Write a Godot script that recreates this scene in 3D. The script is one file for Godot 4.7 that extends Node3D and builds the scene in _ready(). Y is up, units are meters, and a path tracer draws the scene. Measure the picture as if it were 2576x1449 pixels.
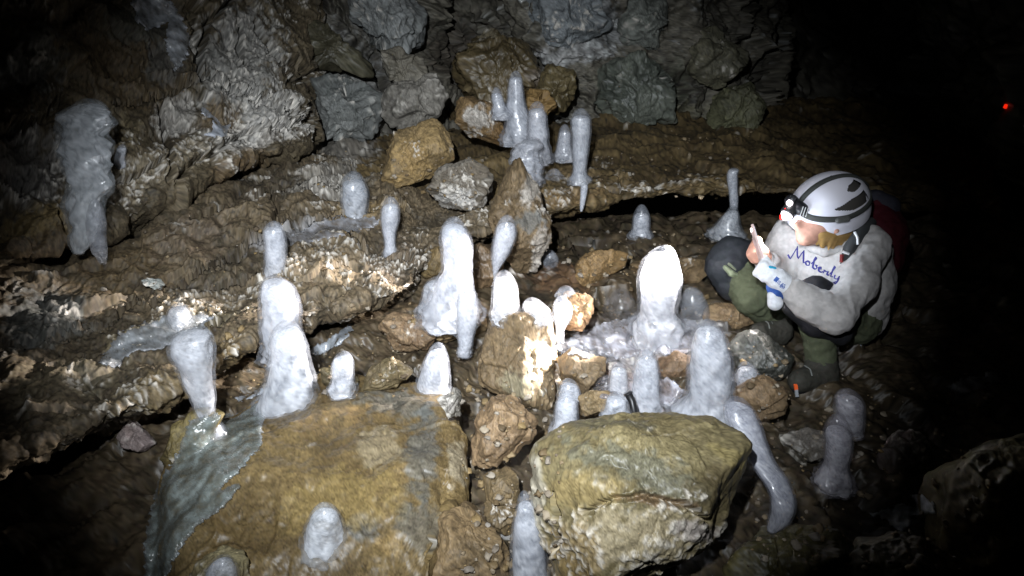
extends Node3D
# An ice-floored lava tube: rock ledges, boulders, ice stalagmites and a crouching caver, lit by two headlamps.
const CAM := Vector3(0.0, 1.47, 0.0)
const PITCH := 25.0
const FV := 1909.0          # focal length in pixels of a 2576 x 1449 picture
const CX := 1288.0
const CY := 724.5
var AR := Vector3.RIGHT
var AU := Vector3.UP
var AF := Vector3.FORWARD
var nA := FastNoiseLite.new()
var nB := FastNoiseLite.new()
var nC := FastNoiseLite.new()
var M := {}
var solids: Array = []       # triangle meshes that things can be stood on
var taken := {}
var nV := FastNoiseLite.new()
var nD := FastNoiseLite.new()

# ---------- pixels and points ----------
func P(x: float, y: float, d: float) -> Vector3:
	return CAM + d * (AF + AR * ((x - CX) / FV) - AU * ((y - CY) / FV))

func ray(x: float, y: float) -> Vector3:
	return (AF + AR * ((x - CX) / FV) - AU * ((y - CY) / FV)).normalized()

func pix(p: Vector3) -> Vector2:
	var v := p - CAM
	var d := maxf(v.dot(AF), 0.05)
	return Vector2(CX + FV * v.dot(AR) / d, CY - FV * v.dot(AU) / d)

func depth_of(p: Vector3) -> float:
	return (p - CAM).dot(AF)

func hit(x: float, y: float, fallback := 3.0) -> Vector3:
	var dir := ray(x, y)
	var best := 1e9
	for s in solids:
		var h: Dictionary = s.intersect_segment(CAM, CAM + dir * 14.0)
		if h:
			var t: float = (h.position - CAM).dot(dir)
			if t < best and t > 0.3:
				best = t
	if best > 1e8:
		return P(x, y, fallback)
	return CAM + dir * best

# ---------- naming ----------
func numbered(called: String) -> String:
	taken[called] = taken.get(called, -1) + 1
	return called if taken[called] == 0 else "%s_%03d" % [called, taken[called]]

func tag(o: Node3D, label: String, category: String, group := "", kind := "") -> Node3D:
	if label: o.set_meta("label", label)
	if category: o.set_meta("category", category)
	if group: o.set_meta("group", group)
	if kind: o.set_meta("kind", kind)
	return o

func put(called: String, mesh: Mesh, mat: Material, parent: Node3D = null) -> MeshInstance3D:
	var o := MeshInstance3D.new()
	o.mesh = mesh
	o.material_override = mat
	if parent == null:
		o.name = numbered(called)
		add_child(o)
	else:
		o.name = called
		parent.add_child(o, true)
	return o

func base(called: String, label: String, category: String, at := Vector3.ZERO, group := "") -> Node3D:
	var o := Node3D.new()
	o.name = numbered(called)
	add_child(o)
	o.position = at
	tag(o, label, category, group)
	return o

# ---------- meshes from grids ----------
# rows run downwards and columns to the right as seen from outside; wrap joins the last column to the first
func grid_mesh(pts: PackedVector3Array, nu: int, nv: int, wrap: bool, cols: PackedColorArray, keep := PackedByteArray()) -> ArrayMesh:
	var nor := PackedVector3Array()
	nor.resize(pts.size())
	for r in nv:
		var r0 := maxi(r - 1, 0) * nu
		var r1 := mini(r + 1, nv - 1) * nu
		var rr := r * nu
		for c in nu:
			var c0 := c - 1
			var c1 := c + 1
			if wrap:
				if c0 < 0: c0 = nu - 1
				if c1 >= nu: c1 = 0
			else:
				c0 = maxi(c0, 0)
				c1 = mini(c1, nu - 1)
			var n := (pts[r1 + c] - pts[r0 + c]).cross(pts[rr + c1] - pts[rr + c0])
			nor[rr + c] = n.normalized() if n.length_squared() > 1e-20 else Vector3.ZERO
	if wrap:   # poles
		for r in [0, nv - 1]:
			var s := Vector3.ZERO
			var other: int = 1 if r == 0 else nv - 2
			for c in nu: s += nor[other * nu + c]
			s = s.normalized()
			for c in nu: nor[r * nu + c] = s
	var idx := PackedInt32Array()
	var last := nu if wrap else nu - 1
	for r in nv - 1:
		for c in last:
			var a := r * nu + c
			var b := r * nu + (c + 1) % nu
			var d := a + nu
			var e := b + nu
			if keep.size() and not (keep[a] and keep[b] and keep[d] and keep[e]):
				continue
			idx.append(a); idx.append(b); idx.append(e)
			idx.append(a); idx.append(e); idx.append(d)
	if keep.size():       # leave out the points that no face uses
		var at := {}
		var p2 := PackedVector3Array()
		var n2 := PackedVector3Array()
		var c2 := PackedColorArray()
		for k in idx.size():
			var v := idx[k]
			if not at.has(v):
				at[v] = p2.size()
				p2.append(pts[v]); n2.append(nor[v]); c2.append(cols[v])
			idx[k] = at[v]
		pts = p2; nor = n2; cols = c2
	var arr := []
	arr.resize(Mesh.ARRAY_MAX)
	arr[Mesh.ARRAY_VERTEX] = pts
	arr[Mesh.ARRAY_NORMAL] = nor
	if cols.size(): arr[Mesh.ARRAY_COLOR] = cols
	arr[Mesh.ARRAY_INDEX] = idx
	var m := ArrayMesh.new()
	m.add_surface_from_arrays(Mesh.PRIMITIVE_TRIANGLES, arr)
	return m

func solid(m: ArrayMesh) -> void:
	solids.append(m.generate_triangle_mesh())

# ---------- rock surface: relief and colour ----------
# a look: seed, lo/mi/fi = [amplitude, frequency], an = layered relief [amplitude, across, along], pop = crust knobs [amplitude, frequency],
# c0 c1 rock colours, crust = crust colour, cr = how much crust (-1 none .. 1 all), marks = patches of colour [x, y, rx, ry, turn, colour, amount, more crust]
func look(seed_: float, d := {}) -> Dictionary:
	var l := {"seed": seed_, "lo": [0.03, 2.0], "mi": [0.012, 7.0], "fi": [0.004, 28.0], "an": [0.0, 30.0, 3.0], "pop": [0.0, 40.0],
		"c0": Color(0.085, 0.06, 0.033), "c1": Color(0.16, 0.115, 0.062), "crust": Color(0.50, 0.47, 0.42), "cr": -0.3, "cfreq": 5.0, "marks": [], "cuts": [], "blk": [0.0, 5.0, 0.0], "mott": 1.0, "fac": [0.0, 6.0]}
	l.merge(d, true)
	return l

# works out relief (into out[0]) and colour (into out[1]) of one row of points; runs on several threads
func surf_row(row: int, job: Dictionary) -> void:
	var nu: int = job.nu
	var st: Dictionary = job.st
	var src: PackedVector3Array = job.pts
	var s: float = st.seed
	var shift := Vector3(s * 17.3, s * -9.1, s * 5.7)
	var lo0: float = st.lo[0]
	var lo1: float = st.lo[1]
	var mi0: float = st.mi[0]
	var mi1: float = st.mi[1]
	var fi0: float = st.fi[0]
	var fi1: float = st.fi[1]
	var pop0: float = st.pop[0]
	var pop1: float = st.pop[1]
	var an0: float = st.an[0]
	var an1: float = st.an[1]
	var an2: float = st.an[2]
	var bl0: float = st.blk[0]
	var bl1: float = st.blk[1]
	var bl2: float = st.blk[2]
	var cf: float = st.cfreq
	var fa0: float = st.fac[0]
	var fa1: float = st.fac[1]
	var mott: float = st.mott
	var cr: float = st.cr
	var c0: Color = st.c0
	var c1: Color = st.c1
	var crust_c: Color = st.crust
	var marks: Array = st.marks
	var cuts: Array = st.cuts
	var plain_: bool = marks.is_empty() and cuts.is_empty()
	var dis := PackedFloat32Array()
	dis.resize(nu)
	var cls := PackedColorArray()
	cls.resize(nu)
	for i in nu:
		var p := src[row * nu + i]
		var o := p + shift
		var l1 := nA.get_noise_3dv(o * lo1)
		var m1 := nB.get_noise_3dv(o * mi1)
		var f1 := nA.get_noise_3dv(o * fi1)
		var w := nA.get_noise_3dv(o * cf)
		var w2 := nA.get_noise_3dv(o * 19.0)
		var dd := lo0 * l1 + mi0 * m1 + fi0 * f1
		var tone := 0.0
		if bl0 > 0.0:      # broken into blocks: each stands at its own height, with a crack round it
			var ob := o * bl1 + Vector3(w2, w, l1) * 0.22
			var edge := nD.get_noise_3dv(ob) + 1.0
			dd += bl0 * (smoothstep(0.0, 0.45, edge) - 0.5) - bl2 * (1.0 - smoothstep(0.0, 0.12, edge))
			tone = nV.get_noise_3dv(ob)
		if fa0 > 0.0:      # fractured: flat faces that tilt their own ways, at two sizes
			var o1 := o * fa1 + Vector3(w, l1, -w) * 0.25
			var cv := nV.get_noise_3dv(o1)
			var a1 := cv * 40.0
			dd += fa0 * smoothstep(0.0, 0.09, nD.get_noise_3dv(o1) + 1.0) * (0.5 * cv + 0.55 * sin(o.dot(Vector3(cos(a1), sin(a1 * 1.7), sin(a1))) * fa1 * 2.0 + a1))
			var o2 := o * fa1 * 2.9 + Vector3(w, -w, l1) * 0.5 + Vector3(w2, -w2, w2) * 0.12
			var cw := nV.get_noise_3dv(o2)
			var a2 := cw * 40.0
			dd += fa0 * 0.36 * smoothstep(0.0, 0.12, nD.get_noise_3dv(o2) + 1.0) * (0.5 * cw + 0.55 * sin(o.dot(Vector3(cos(a2), sin(a2 * 1.7), sin(a2))) * fa1 * 5.8 + a2))
			tone += cv * 0.7 + cw * 0.5
		if an0 > 0.0:
			dd += an0 * nA.get_noise_3d(o.x * an2 + w * 0.4, o.y * an1 + w * 1.2, o.z * an2)
		var crust := cr + w * 1.5 + w2 * 0.55
		var col := c0.lerp(c1, clampf(0.5 + 1.1 * l1 + 0.9 * mott * w2 + 0.35 * tone, 0.0, 1.0))
		if not plain_:
			var q := pix(p)
			for b in marks:
				var dx: float = q.x - b[0]
				var dy: float = q.y - b[1]
				var big: float = maxf(b[2], b[3]) * 1.7
				if absf(dx) > big or absf(dy) > big: continue
				var ca := cos(b[4])
				var sa := sin(b[4])
				var ex: float = (dx * ca + dy * sa) / b[2]
				var ey: float = (dy * ca - dx * sa) / b[3]
				var e := 1.0 - sqrt(ex * ex + ey * ey) + 0.55 * w2 + 0.35 * w + 0.3 * f1
				if e <= 0.0: continue
				e = minf(e * 3.0, 1.0)
				crust += e * b[7]
				col = col.lerp(b[5], e * b[6])
			for k in cuts:      # grooves: [points, width, depth]
				var ww: float = k[1]
				var box: Rect2 = k[3]
				if not box.has_point(q): continue
				var best := 1e9
				var pts: PackedVector2Array = k[0]
				var qq := q + Vector2(w2, f1) * (ww * 0.8)
				for j in pts.size() - 1:
					best = minf(best, Geometry2D.get_closest_point_to_segment(qq, pts[j], pts[j + 1]).distance_squared_to(qq))
				if best < ww * ww:
					var t := 1.0 - sqrt(best) / ww
					dd -= k[2] * 2.2 * smoothstep(0.25, 0.8, t)
		var cc := smoothstep(0.0, 0.6, crust)
		if cc > 0.0 and pop0 > 0.0:
			var g1 := nB.get_noise_3dv(o * pop1 * 0.55)
			var f := -nC.get_noise_3dv(o * pop1 + Vector3(w2, f1, g1) * 1.7)       # knobs high
			dd += cc * pop0 * (f * 0.5 + 1.1 * g1 + 0.4 + 0.9 * f1)
			var tip := smoothstep(0.1, 0.75, f * 0.3 + 1.2 * g1 + 0.6 * w2 + 0.8 * f1)
			col = col.lerp(crust_c, cc * tip * 0.85)
		elif cc > 0.0:
			col = col.lerp(crust_c, cc * clampf(0.45 + f1 + w2, 0.0, 1.0))
		col = col * (1.0 + mott * (0.6 * f1 + 0.65 * nA.get_noise_3dv(o * 75.0)) + 0.75 * nA.get_noise_3dv(o * 190.0))
		dis[i] = dd
		cls[i] = Color(clampf(col.r, 0.01, 0.8), clampf(col.g, 0.01, 0.8), clampf(col.b, 0.008, 0.8))
	job.dis[row] = dis
	job.cls[row] = cls

func surf_all(pts: PackedVector3Array, nu: int, nv: int, st: Dictionary) -> Dictionary:
	var job := {"nu": nu, "st": st, "pts": pts, "dis": [], "cls": []}
	job.dis.resize(nv)
	job.cls.resize(nv)
	for k in st.cuts:
		if k.size() < 4:
			var box := Rect2(k[0][0], Vector2.ZERO)
			for v in k[0]: box = box.expand(v)
			k.append(box.grow(k[1] * 2.0))
	var id := WorkerThreadPool.add_group_task(surf_row.bind(job), nv)
	WorkerThreadPool.wait_for_group_task_completion(id)
	return job

# a sheet of rock through control points: cols = list of columns, each a list of [x, y, depth] from top to bottom
func sheet(called: String, cols: Array, nu: int, nv: int, st: Dictionary, mat: Material, world := false) -> MeshInstance3D:
	var nc := cols.size()
	var nr: int = cols[0].size()
	var W := []
	for c in cols:
		var w := PackedVector3Array()
		for k in c: w.append(k if world else P(k[0], k[1], k[2]))
		W.append(w)
	var mid := []         # per control row, nu points
	for r in nr:
		var line := PackedVector3Array()
		for i in nu:
			var t := float(i) / (nu - 1) * (nc - 1)
			var k := mini(int(t), nc - 2)
			var f := t - k
			line.append(W[k][r].cubic_interpolate(W[k + 1][r], W[maxi(k - 1, 0)][r], W[mini(k + 2, nc - 1)][r], f))
		mid.append(line)
	var pts := PackedVector3Array()
	pts.resize(nu * nv)
	for j in nv:
		var t := float(j) / (nv - 1) * (nr - 1)
		var k := mini(int(t), nr - 2)
		var f := t - k
		var a: PackedVector3Array = mid[k]
		var b: PackedVector3Array = mid[k + 1]
		var pa: PackedVector3Array = mid[maxi(k - 1, 0)]
		var pb: PackedVector3Array = mid[mini(k + 2, nr - 1)]
		for i in nu:
			pts[j * nu + i] = a[i].cubic_interpolate(b[i], pa[i], pb[i], f)
	var out := PackedVector3Array()
	out.resize(nu * nv)
	var colors := PackedColorArray()
	colors.resize(nu * nv)
	var job := surf_all(pts, nu, nv, st)
	for j in nv:
		var dis: PackedFloat32Array = job.dis[j]
		var cls: PackedColorArray = job.cls[j]
		var j0 := maxi(j - 2, 0) * nu
		var j1 := mini(j + 2, nv - 1) * nu
		for i in nu:
			var at := j * nu + i
			var n := (pts[j1 + i] - pts[j0 + i]).cross(pts[j * nu + mini(i + 2, nu - 1)] - pts[j * nu + maxi(i - 2, 0)]).normalized()
			var p := pts[at]
			out[at] = p + n * dis[i]
			colors[at] = cls[i]
	var m := grid_mesh(out, nu, nv, false, colors)
	var o := put(called, m, mat)
	solid(m)
	return o

# a boulder: an outline of pixels at a depth, front and back thickness (metres), tilt of the front; extra = more cutting planes [nx, ny, nz, h] in view axes, metres
func rock(called: String, label: String, outline: Array, d: float, front: float, back: float, st: Dictionary, mat: Material, n := 72, power := 9.0, bevel := 0.55, extra := [], group := "", category := "rock", facets := 0, push := Vector3.ZERO) -> MeshInstance3D:
	var c := Vector2.ZERO
	for k in outline: c += Vector2(k[0], k[1])
	c /= outline.size()
	var centre := P(c.x, c.y, d)
	var s := d / FV
	var planes := []       # Vector3 normal / h
	var rng := RandomNumberGenerator.new()
	rng.seed = int(st.seed * 1000.0) + 7
	var m := outline.size()
	for i in m:
		var a := (Vector2(outline[i][0], outline[i][1]) - c) * s
		var b := (Vector2(outline[(i + 1) % m][0], outline[(i + 1) % m][1]) - c) * s
		a.y = -a.y; b.y = -b.y
		var e := b - a
		var nn := Vector2(e.y, -e.x).normalized()
		var h := nn.dot(a)
		if h < 0.0:
			nn = -nn
			h = -h
		h = maxf(h, 0.012)
		var t1 := bevel * rng.randf_range(0.45, 1.35)
		var t2 := bevel * rng.randf_range(0.3, 0.9)
		planes.append(Vector3(nn.x, nn.y, t1) / h)
		planes.append(Vector3(nn.x, nn.y, -t2) / h)
	planes.append(Vector3(rng.randf_range(-0.2, 0.2), rng.randf_range(-0.2, 0.25), 1.0) / front)
	planes.append(Vector3(0, 0, -1.0) / back)
	for i in facets:
		var v := Vector3(rng.randfn(), rng.randfn(), rng.randfn() + 0.6).normalized()
		var acc := 0.0
		for k in planes: acc = maxf(acc, v.dot(k))
		planes.append(v / (rng.randf_range(0.78, 0.97) / acc))
	for k in extra: planes.append(Vector3(k[0], k[1], k[2]).normalized() / k[3])
	if push != Vector3.ZERO:       # grow the rock from a point deeper inside it
		for i in planes.size():
			var nn: Vector3 = planes[i]
			planes[i] = nn / (1.0 - nn.dot(push))
		centre += AR * push.x + AU * push.y - AF * push.z
	var nu := n * 2
	var nv := n
	var pts := PackedVector3Array()
	pts.resize(nu * nv)
	var colors := PackedColorArray()
	colors.resize(nu * nv)
	for j in nv:
		var th := PI * (j + 0.0) / (nv - 1)
		for i in nu:
			var ph := -TAU * i / nu
			ph -= 0.5 * sin(ph)        # more points on the side that faces the photographer
			var v := Vector3(sin(th) * sin(-ph), cos(th), sin(th) * cos(ph))
			var acc := 0.0
			for k in planes:
				var x: float = v.dot(k)
				if x > 0.0: acc += pow(x, power)
			var r := pow(acc, -1.0 / power)
			var w := AR * v.x + AU * v.y - AF * v.z
			pts[j * nu + i] = centre + w * r
	var job := surf_all(pts, nu, nv, st)
	for j in nv:
		var dis: PackedFloat32Array = job.dis[j]
		var cls: PackedColorArray = job.cls[j]
		for i in nu:
			var at := j * nu + i
			var w := pts[at] - centre
			pts[at] = w + w.normalized() * dis[i]
			colors[at] = cls[i]
	var mesh := grid_mesh(pts, nu, nv, true, colors)
	var o := put(called, mesh, mat)
	o.position = centre
	tag(o, label, category, group)
	var world := PackedVector3Array()
	for f in mesh.get_faces(): world.append(f + centre)
	var tm := TriangleMesh.new()
	tm.create_from_faces(world)
	solids.append(tm)
	return o

# ---------- ice ----------
# a stalagmite or icicle turned about a spine: spine = [[x, y, half width in pixels], ...] from the foot to the tip; stands where the foot's pixel meets the rock
func ice_mesh(spine: Array, foot: Vector3, st: Dictionary, nu: int, nv: int, core := false) -> ArrayMesh:
	var z := foot.z
	var axis := PackedVector3Array()
	var rad := PackedFloat32Array()
	var m := spine.size()
	for i in m:
		var k: Array = spine[i]
		var y: float = k[1]
		if core and i == m - 1: y = lerpf(y, spine[m - 2][1], 0.72)
		var dir := ray(k[0], y)
		var lean: float = k[3] if k.size() > 3 else 0.0
		var p := CAM + dir * ((z + lean - CAM.z) / dir.z)
		axis.append(p - foot)
		rad.append(maxf(k[2], 0.0) * depth_of(p) / FV * (0.82 if core else 1.0))
	# from the tip down; the squared radius is smooth, so the tip is round
	var pts := PackedVector3Array()
	var cols := PackedColorArray()
	pts.resize(nu * nv)
	cols.resize(nu * nv)
	var sd: float = st.get("seed", 1.0)
	var o := Vector3(sd * 3.1, sd * 1.7, -sd * 2.3)
	var lump: float = st.get("lump", 0.035) * (2.0 if core else 1.0)
	var rough: float = st.get("rough", 1.0)
	var drip: float = st.get("drip", 1.0)
	var squash: float = st.get("flat", 1.0)
	var tint: Color = st.get("tint", Color(0.72, 0.75, 0.83))
	var dark: Color = st.get("dark", Color(0.48, 0.52, 0.60))
	if not core:
		tint = tint * 0.72
		dark = dark * 0.6
	if core:
		dark = dark.lerp(tint, 0.35)
		tint = tint.lerp(Color(0.90, 0.91, 0.95), 0.7)
	var dirty: float = st.get("dirt", 0.25)
	var thin: float = st.get("thin", 0.12)
	var full: float = st.get("full", 0.40)
	for j in nv:
		var f := float(j) / (nv - 1)
		var t := (1.0 - pow(f, 1.4)) * (m - 1)
		var k := mini(int(t), m - 2)
		var g := t - k
		var a := axis[k].cubic_interpolate(axis[k + 1], axis[maxi(k - 1, 0)], axis[mini(k + 2, m - 1)], g)
		var r := cubic_interpolate(rad[k] * rad[k], rad[k + 1] * rad[k + 1], pow(rad[maxi(k - 1, 0)], 2.0), pow(rad[k + 2], 2.0) if k + 2 < m else -pow(rad[k] * 0.6, 2.0), g)
		r = sqrt(maxf(r, 0.0))
		var low := smoothstep(1.9, 0.9, t) * drip
		for i in nu:
			var ph := TAU * i / nu
			var v := Vector3(sin(ph), 0, cos(ph) * squash)
			var q := a + v * r + foot + o
			var n1 := nA.get_noise_3dv(q * 11.0)
			var n2 := nA.get_noise_3dv(q * 45.0)
			var w := nA.get_noise_3dv(q * 18.0)
			var w2 := nA.get_noise_3dv(q * 85.0)
			var w3 := nA.get_noise_3dv(q * 240.0)
			var e := n1 * lump * r * 1.6 + (n2 * 0.0016 + w2 * 0.0010) * rough * (0.3 + low)
			e += low * r * (0.16 + 0.34 * nA.get_noise_3dv(q * 20.0) + 0.08 * n2)
			pts[j * nu + i] = a + v * (r + e)
			var frost := clampf(0.55 + 0.6 * w + 0.6 * w2 + 0.7 * w3, 0.0, 1.0)
			var cc := dark.lerp(tint, frost)
			var grime := dirty * smoothstep(0.15, 0.6, w2 + w * 0.6 + 0.3 * w3 + low * 0.45 - 0.15)
			cc = cc.lerp(Color(0.14, 0.105, 0.075), clampf(grime, 0.0, 0.85))
			# ice without bubbles is clear; cloudy veins run through it
			var milk := clampf(0.5 + 1.1 * w + 0.6 * w2 + 0.3 * w3, 0.0, 1.0)
			cc.a = lerpf(0.34, 0.92, milk) if core else lerpf(thin, full, milk)
			cols[j * nu + i] = cc
	return grid_mesh(pts, nu, nv, true, cols)

func ice(label: String, spine_: Array, st := {}, mat: Material = null, d := -1.0) -> Node3D:
	var called: String = st.get("called", "ice_stalagmite")
	var k: Array = spine_[0]
	var foot := P(k[0], k[1], d) if d > 0.0 else hit(k[0], k[1])
	foot.z -= k[2] * depth_of(foot) / FV * st.get("back", 0.75)
	st.seed = st.get("seed", taken.get(called, 0) * 1.37 + 1.0 + k[0] * 0.01)
	var spine := spine_.duplicate()
	var sink: float = st.get("sink", 0.10) * (k[1] - spine_[-1][1])
	if sink > 0.0: spine.push_front([k[0], k[1] + sink, k[2] * 1.02])
	var o := base(called, label, "ice", foot, st.get("group", "ice stalagmites standing on the rocks"))
	var big: bool = k[1] - spine_[-1][1] > 150.0
	put("shell", ice_mesh(spine, foot, st, 72 if big else 52, 104 if big else 70), mat if mat else M.ice, o)
	if mat != M.clear: put("core", ice_mesh(spine, foot, st, 44, 60, true), M.core, o)
	return o

# ice or crust lying on the rock inside an outline of pixels, thickest in the middle
func film(called: String, label: String, outline: Array, thick: float, rim: float, st: Dictionary, mat: Material, parent: Node3D = null, step := 4.0, smooth := 3, group := "", category := "ice") -> MeshInstance3D:
	var poly := PackedVector2Array()
	for k in outline: poly.append(Vector2(k[0], k[1]))
	var box := Rect2(poly[0], Vector2.ZERO)
	for k in poly: box = box.expand(k)
	box = box.grow(step * 2.0)
	var nu := int(box.size.x / step) + 2
	var nv := int(box.size.y / step) + 2
	var dist := PackedFloat32Array()
	dist.resize(nu * nv)
	var keep := PackedByteArray()
	keep.resize(nu * nv)
	var deep := PackedFloat32Array()
	deep.resize(nu * nv)
	var sd: float = st.get("seed", 3.0)
	for j in nv:
		for i in nu:
			var q := box.position + Vector2(i, j) * step
			var at := j * nu + i
			var best := 1e9
			for k in poly.size():
				best = minf(best, Geometry2D.get_closest_point_to_segment(q, poly[k], poly[(k + 1) % poly.size()]).distance_to(q))
			if not Geometry2D.is_point_in_polygon(q, poly): best = -best
			best += float(st.get("rag", 5.0)) * 2.0 * nA.get_noise_3d(q.x * 0.05, q.y * 0.05, sd) + st.get("rag", 5.0) * nA.get_noise_3d(q.x * 0.2, q.y * 0.2, sd)
			dist[at] = best
			keep[at] = 1 if best > -step * 1.2 else 0
			deep[at] = -1.0
			if keep[at]: deep[at] = depth_of(hit(q.x, q.y))
	for s in smooth:
		var nd := deep.duplicate()
		for j in nv:
			for i in nu:
				var at := j * nu + i
				if deep[at] < 0.0: continue
				var sum := deep[at] * 2.0
				var n := 2.0
				for dj in [-1, 1]:
					if j + dj >= 0 and j + dj < nv and deep[at + dj * nu] > 0.0:
						sum += deep[at + dj * nu]; n += 1.0
					if i + dj >= 0 and i + dj < nu and deep[at + dj] > 0.0:
						sum += deep[at + dj]; n += 1.0
				nd[at] = sum / n
		deep = nd
	var pts := PackedVector3Array()
	pts.resize(nu * nv)
	var cols := PackedColorArray()
	cols.resize(nu * nv)
	for at in nu * nv:
		var q := box.position + Vector2(at % nu, at / nu) * step
		if deep[at] < 0.0:
			pts[at] = P(q.x, q.y, 3.0)
			cols[at] = Color.WHITE
			continue
		var p := P(q.x, q.y, deep[at])
		var t := clampf(dist[at] / rim, 0.0, 1.0)
		t = sqrt(t * (2.0 - t))
		var e := thick * t + (0.35 * thick * t * nA.get_noise_3dv(p * 16.0)) + 0.0015 * nA.get_noise_3dv(p * 70.0) - 0.022 * clampf(-dist[at] / step, 0.0, 1.0)
		pts[at] = p - ray(q.x, q.y) * e
		var w := nA.get_noise_3dv(p * 20.0 + Vector3.ONE * sd)
		var w2 := nA.get_noise_3dv(p * 85.0)
		var cc: Color = st.get("dark", Color(0.30, 0.33, 0.36)).lerp(st.get("tint", Color(0.55, 0.58, 0.65)), clampf(0.5 + 1.0 * w + 0.5 * w2, 0.0, 1.0))
		cc = cc.lerp(st.get("edge", Color(0.6, 0.62, 0.68)), 0.7 * (1.0 - t))
		cc = cc.lerp(Color(0.14, 0.105, 0.07), clampf(st.get("dirt", 0.3) * smoothstep(0.1, 0.5, w2 - 0.4 * w), 0.0, 0.9))
		cc.a = clampf(st.get("full", 0.8) + 0.3 * w + 0.25 * w2, 0.3, 1.0)
		cols[at] = cc
	var m := grid_mesh(pts, nu, nv, false, cols, keep)
	var o := put(called, m, mat, parent)
	if parent == null: tag(o, label, category, group)
	if st.get("solid", false): solid(m)
	return o

func noise(n: FastNoiseLite, kind: int, fractal: int, octaves: int, seed_: int) -> void:
	n.noise_type = kind
	n.fractal_type = fractal
	n.fractal_octaves = octaves
	n.frequency = 1.0
	n.seed = seed_

func rocky(rough: float, spec := 0.5) -> StandardMaterial3D:
	var m := StandardMaterial3D.new()
	m.vertex_color_use_as_albedo = true
	m.albedo_color = Color.WHITE
	m.roughness = rough
	m.metallic_specular = spec
	return m

func icy(rough: float, alpha := 1.0, milk := 0.0) -> StandardMaterial3D:
	var m := StandardMaterial3D.new()
	m.vertex_color_use_as_albedo = true
	m.albedo_color = Color(1, 1, 1, alpha)
	m.roughness = rough
	m.metallic_specular = 0.5
	m.metallic_specular = 0.8
	m.transparency = BaseMaterial3D.TRANSPARENCY_ALPHA
	if milk > 0.0:
		m.subsurf_scatter_enabled = true
		m.subsurf_scatter_strength = milk
	return m

func plain(c: Color, rough := 0.8, spec := 0.5) -> StandardMaterial3D:
	var m := StandardMaterial3D.new()
	m.albedo_color = c.linear_to_srgb()
	m.roughness = rough
	m.metallic_specular = spec
	return m

func _ready() -> void:
	AR = Vector3.RIGHT
	AF = Vector3(0, -sin(deg_to_rad(PITCH)), -cos(deg_to_rad(PITCH)))
	AU = Vector3(0, cos(deg_to_rad(PITCH)), -sin(deg_to_rad(PITCH)))
	var cam := Camera3D.new()
	cam.name = "camera"
	add_child(cam)
	cam.position = CAM
	cam.rotation_degrees = Vector3(-PITCH, 0, 0)
	cam.fov = rad_to_deg(2.0 * atan(CY / FV))
	cam.near = 0.05
	cam.far = 60.0
	cam.current = true
	var env := Environment.new()
	env.background_mode = Environment.BG_SKY
	var sky_mat := ProceduralSkyMaterial.new()      # underground: no daylight reaches this chamber
	sky_mat.sky_top_color = Color(0.01, 0.012, 0.016)
	sky_mat.sky_horizon_color = Color(0.01, 0.012, 0.016)
	sky_mat.ground_bottom_color = Color(0.01, 0.01, 0.01)
	sky_mat.ground_horizon_color = Color(0.01, 0.012, 0.016)
	var sky := Sky.new()
	sky.sky_material = sky_mat
	env.sky = sky
	env.background_energy_multiplier = 0.3
	env.tonemap_mode = Environment.TONE_MAPPER_LINEAR
	env.tonemap_exposure = 1.0
	env.sdfgi_enabled = true
	env.ssao_enabled = true
	env.ssil_enabled = true
	var we := WorldEnvironment.new()
	we.name = "environment"
	we.environment = env
	add_child(we)
	# the photographer's headlamp, worn above and to the left of the camera
	var lamp := SpotLight3D.new()
	lamp.name = "photographer_headlamp_light"
	add_child(lamp)
	lamp.position = CAM + Vector3(-0.2, 0.42, 0.05)
	lamp.look_at(P(1190, 660, 3.0), Vector3.UP)
	lamp.spot_angle = 30.5
	lamp.spot_angle_attenuation = 1.0
	lamp.spot_range = 30.0
	lamp.spot_attenuation = 2.0
	lamp.light_color = Color(0.95, 0.975, 1.0)
	lamp.light_energy = 20.0
	lamp.light_size = 0.02
	lamp.shadow_enabled = true

	noise(nA, FastNoiseLite.TYPE_SIMPLEX_SMOOTH, FastNoiseLite.FRACTAL_FBM, 3, 11)
	noise(nB, FastNoiseLite.TYPE_SIMPLEX_SMOOTH, FastNoiseLite.FRACTAL_FBM, 5, 5)
	nB.fractal_gain = 0.42
	noise(nC, FastNoiseLite.TYPE_CELLULAR, FastNoiseLite.FRACTAL_NONE, 1, 3)
	nC.cellular_return_type = FastNoiseLite.RETURN_DISTANCE
	noise(nV, FastNoiseLite.TYPE_CELLULAR, FastNoiseLite.FRACTAL_NONE, 1, 8)
	nV.cellular_return_type = FastNoiseLite.RETURN_CELL_VALUE
	noise(nD, FastNoiseLite.TYPE_CELLULAR, FastNoiseLite.FRACTAL_NONE, 1, 8)
	nD.cellular_return_type = FastNoiseLite.RETURN_DISTANCE2_SUB
	M.rock = rocky(0.7)
	M.wet = rocky(0.48)
	M.ice = icy(0.255, 1.0)
	M.ice.metallic_specular = 1.0
	M.ice.clearcoat_enabled = true
	M.ice.clearcoat = 1.0
	M.ice.clearcoat_roughness = 0.08
	M.core = icy(0.45, 1.0)
	M.clear = icy(0.255, 0.9)
	M.film = icy(0.26)
	M.column = M.ice

	setting()
	boulders()
	gravel()
	ice_things()
	caver()

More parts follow.
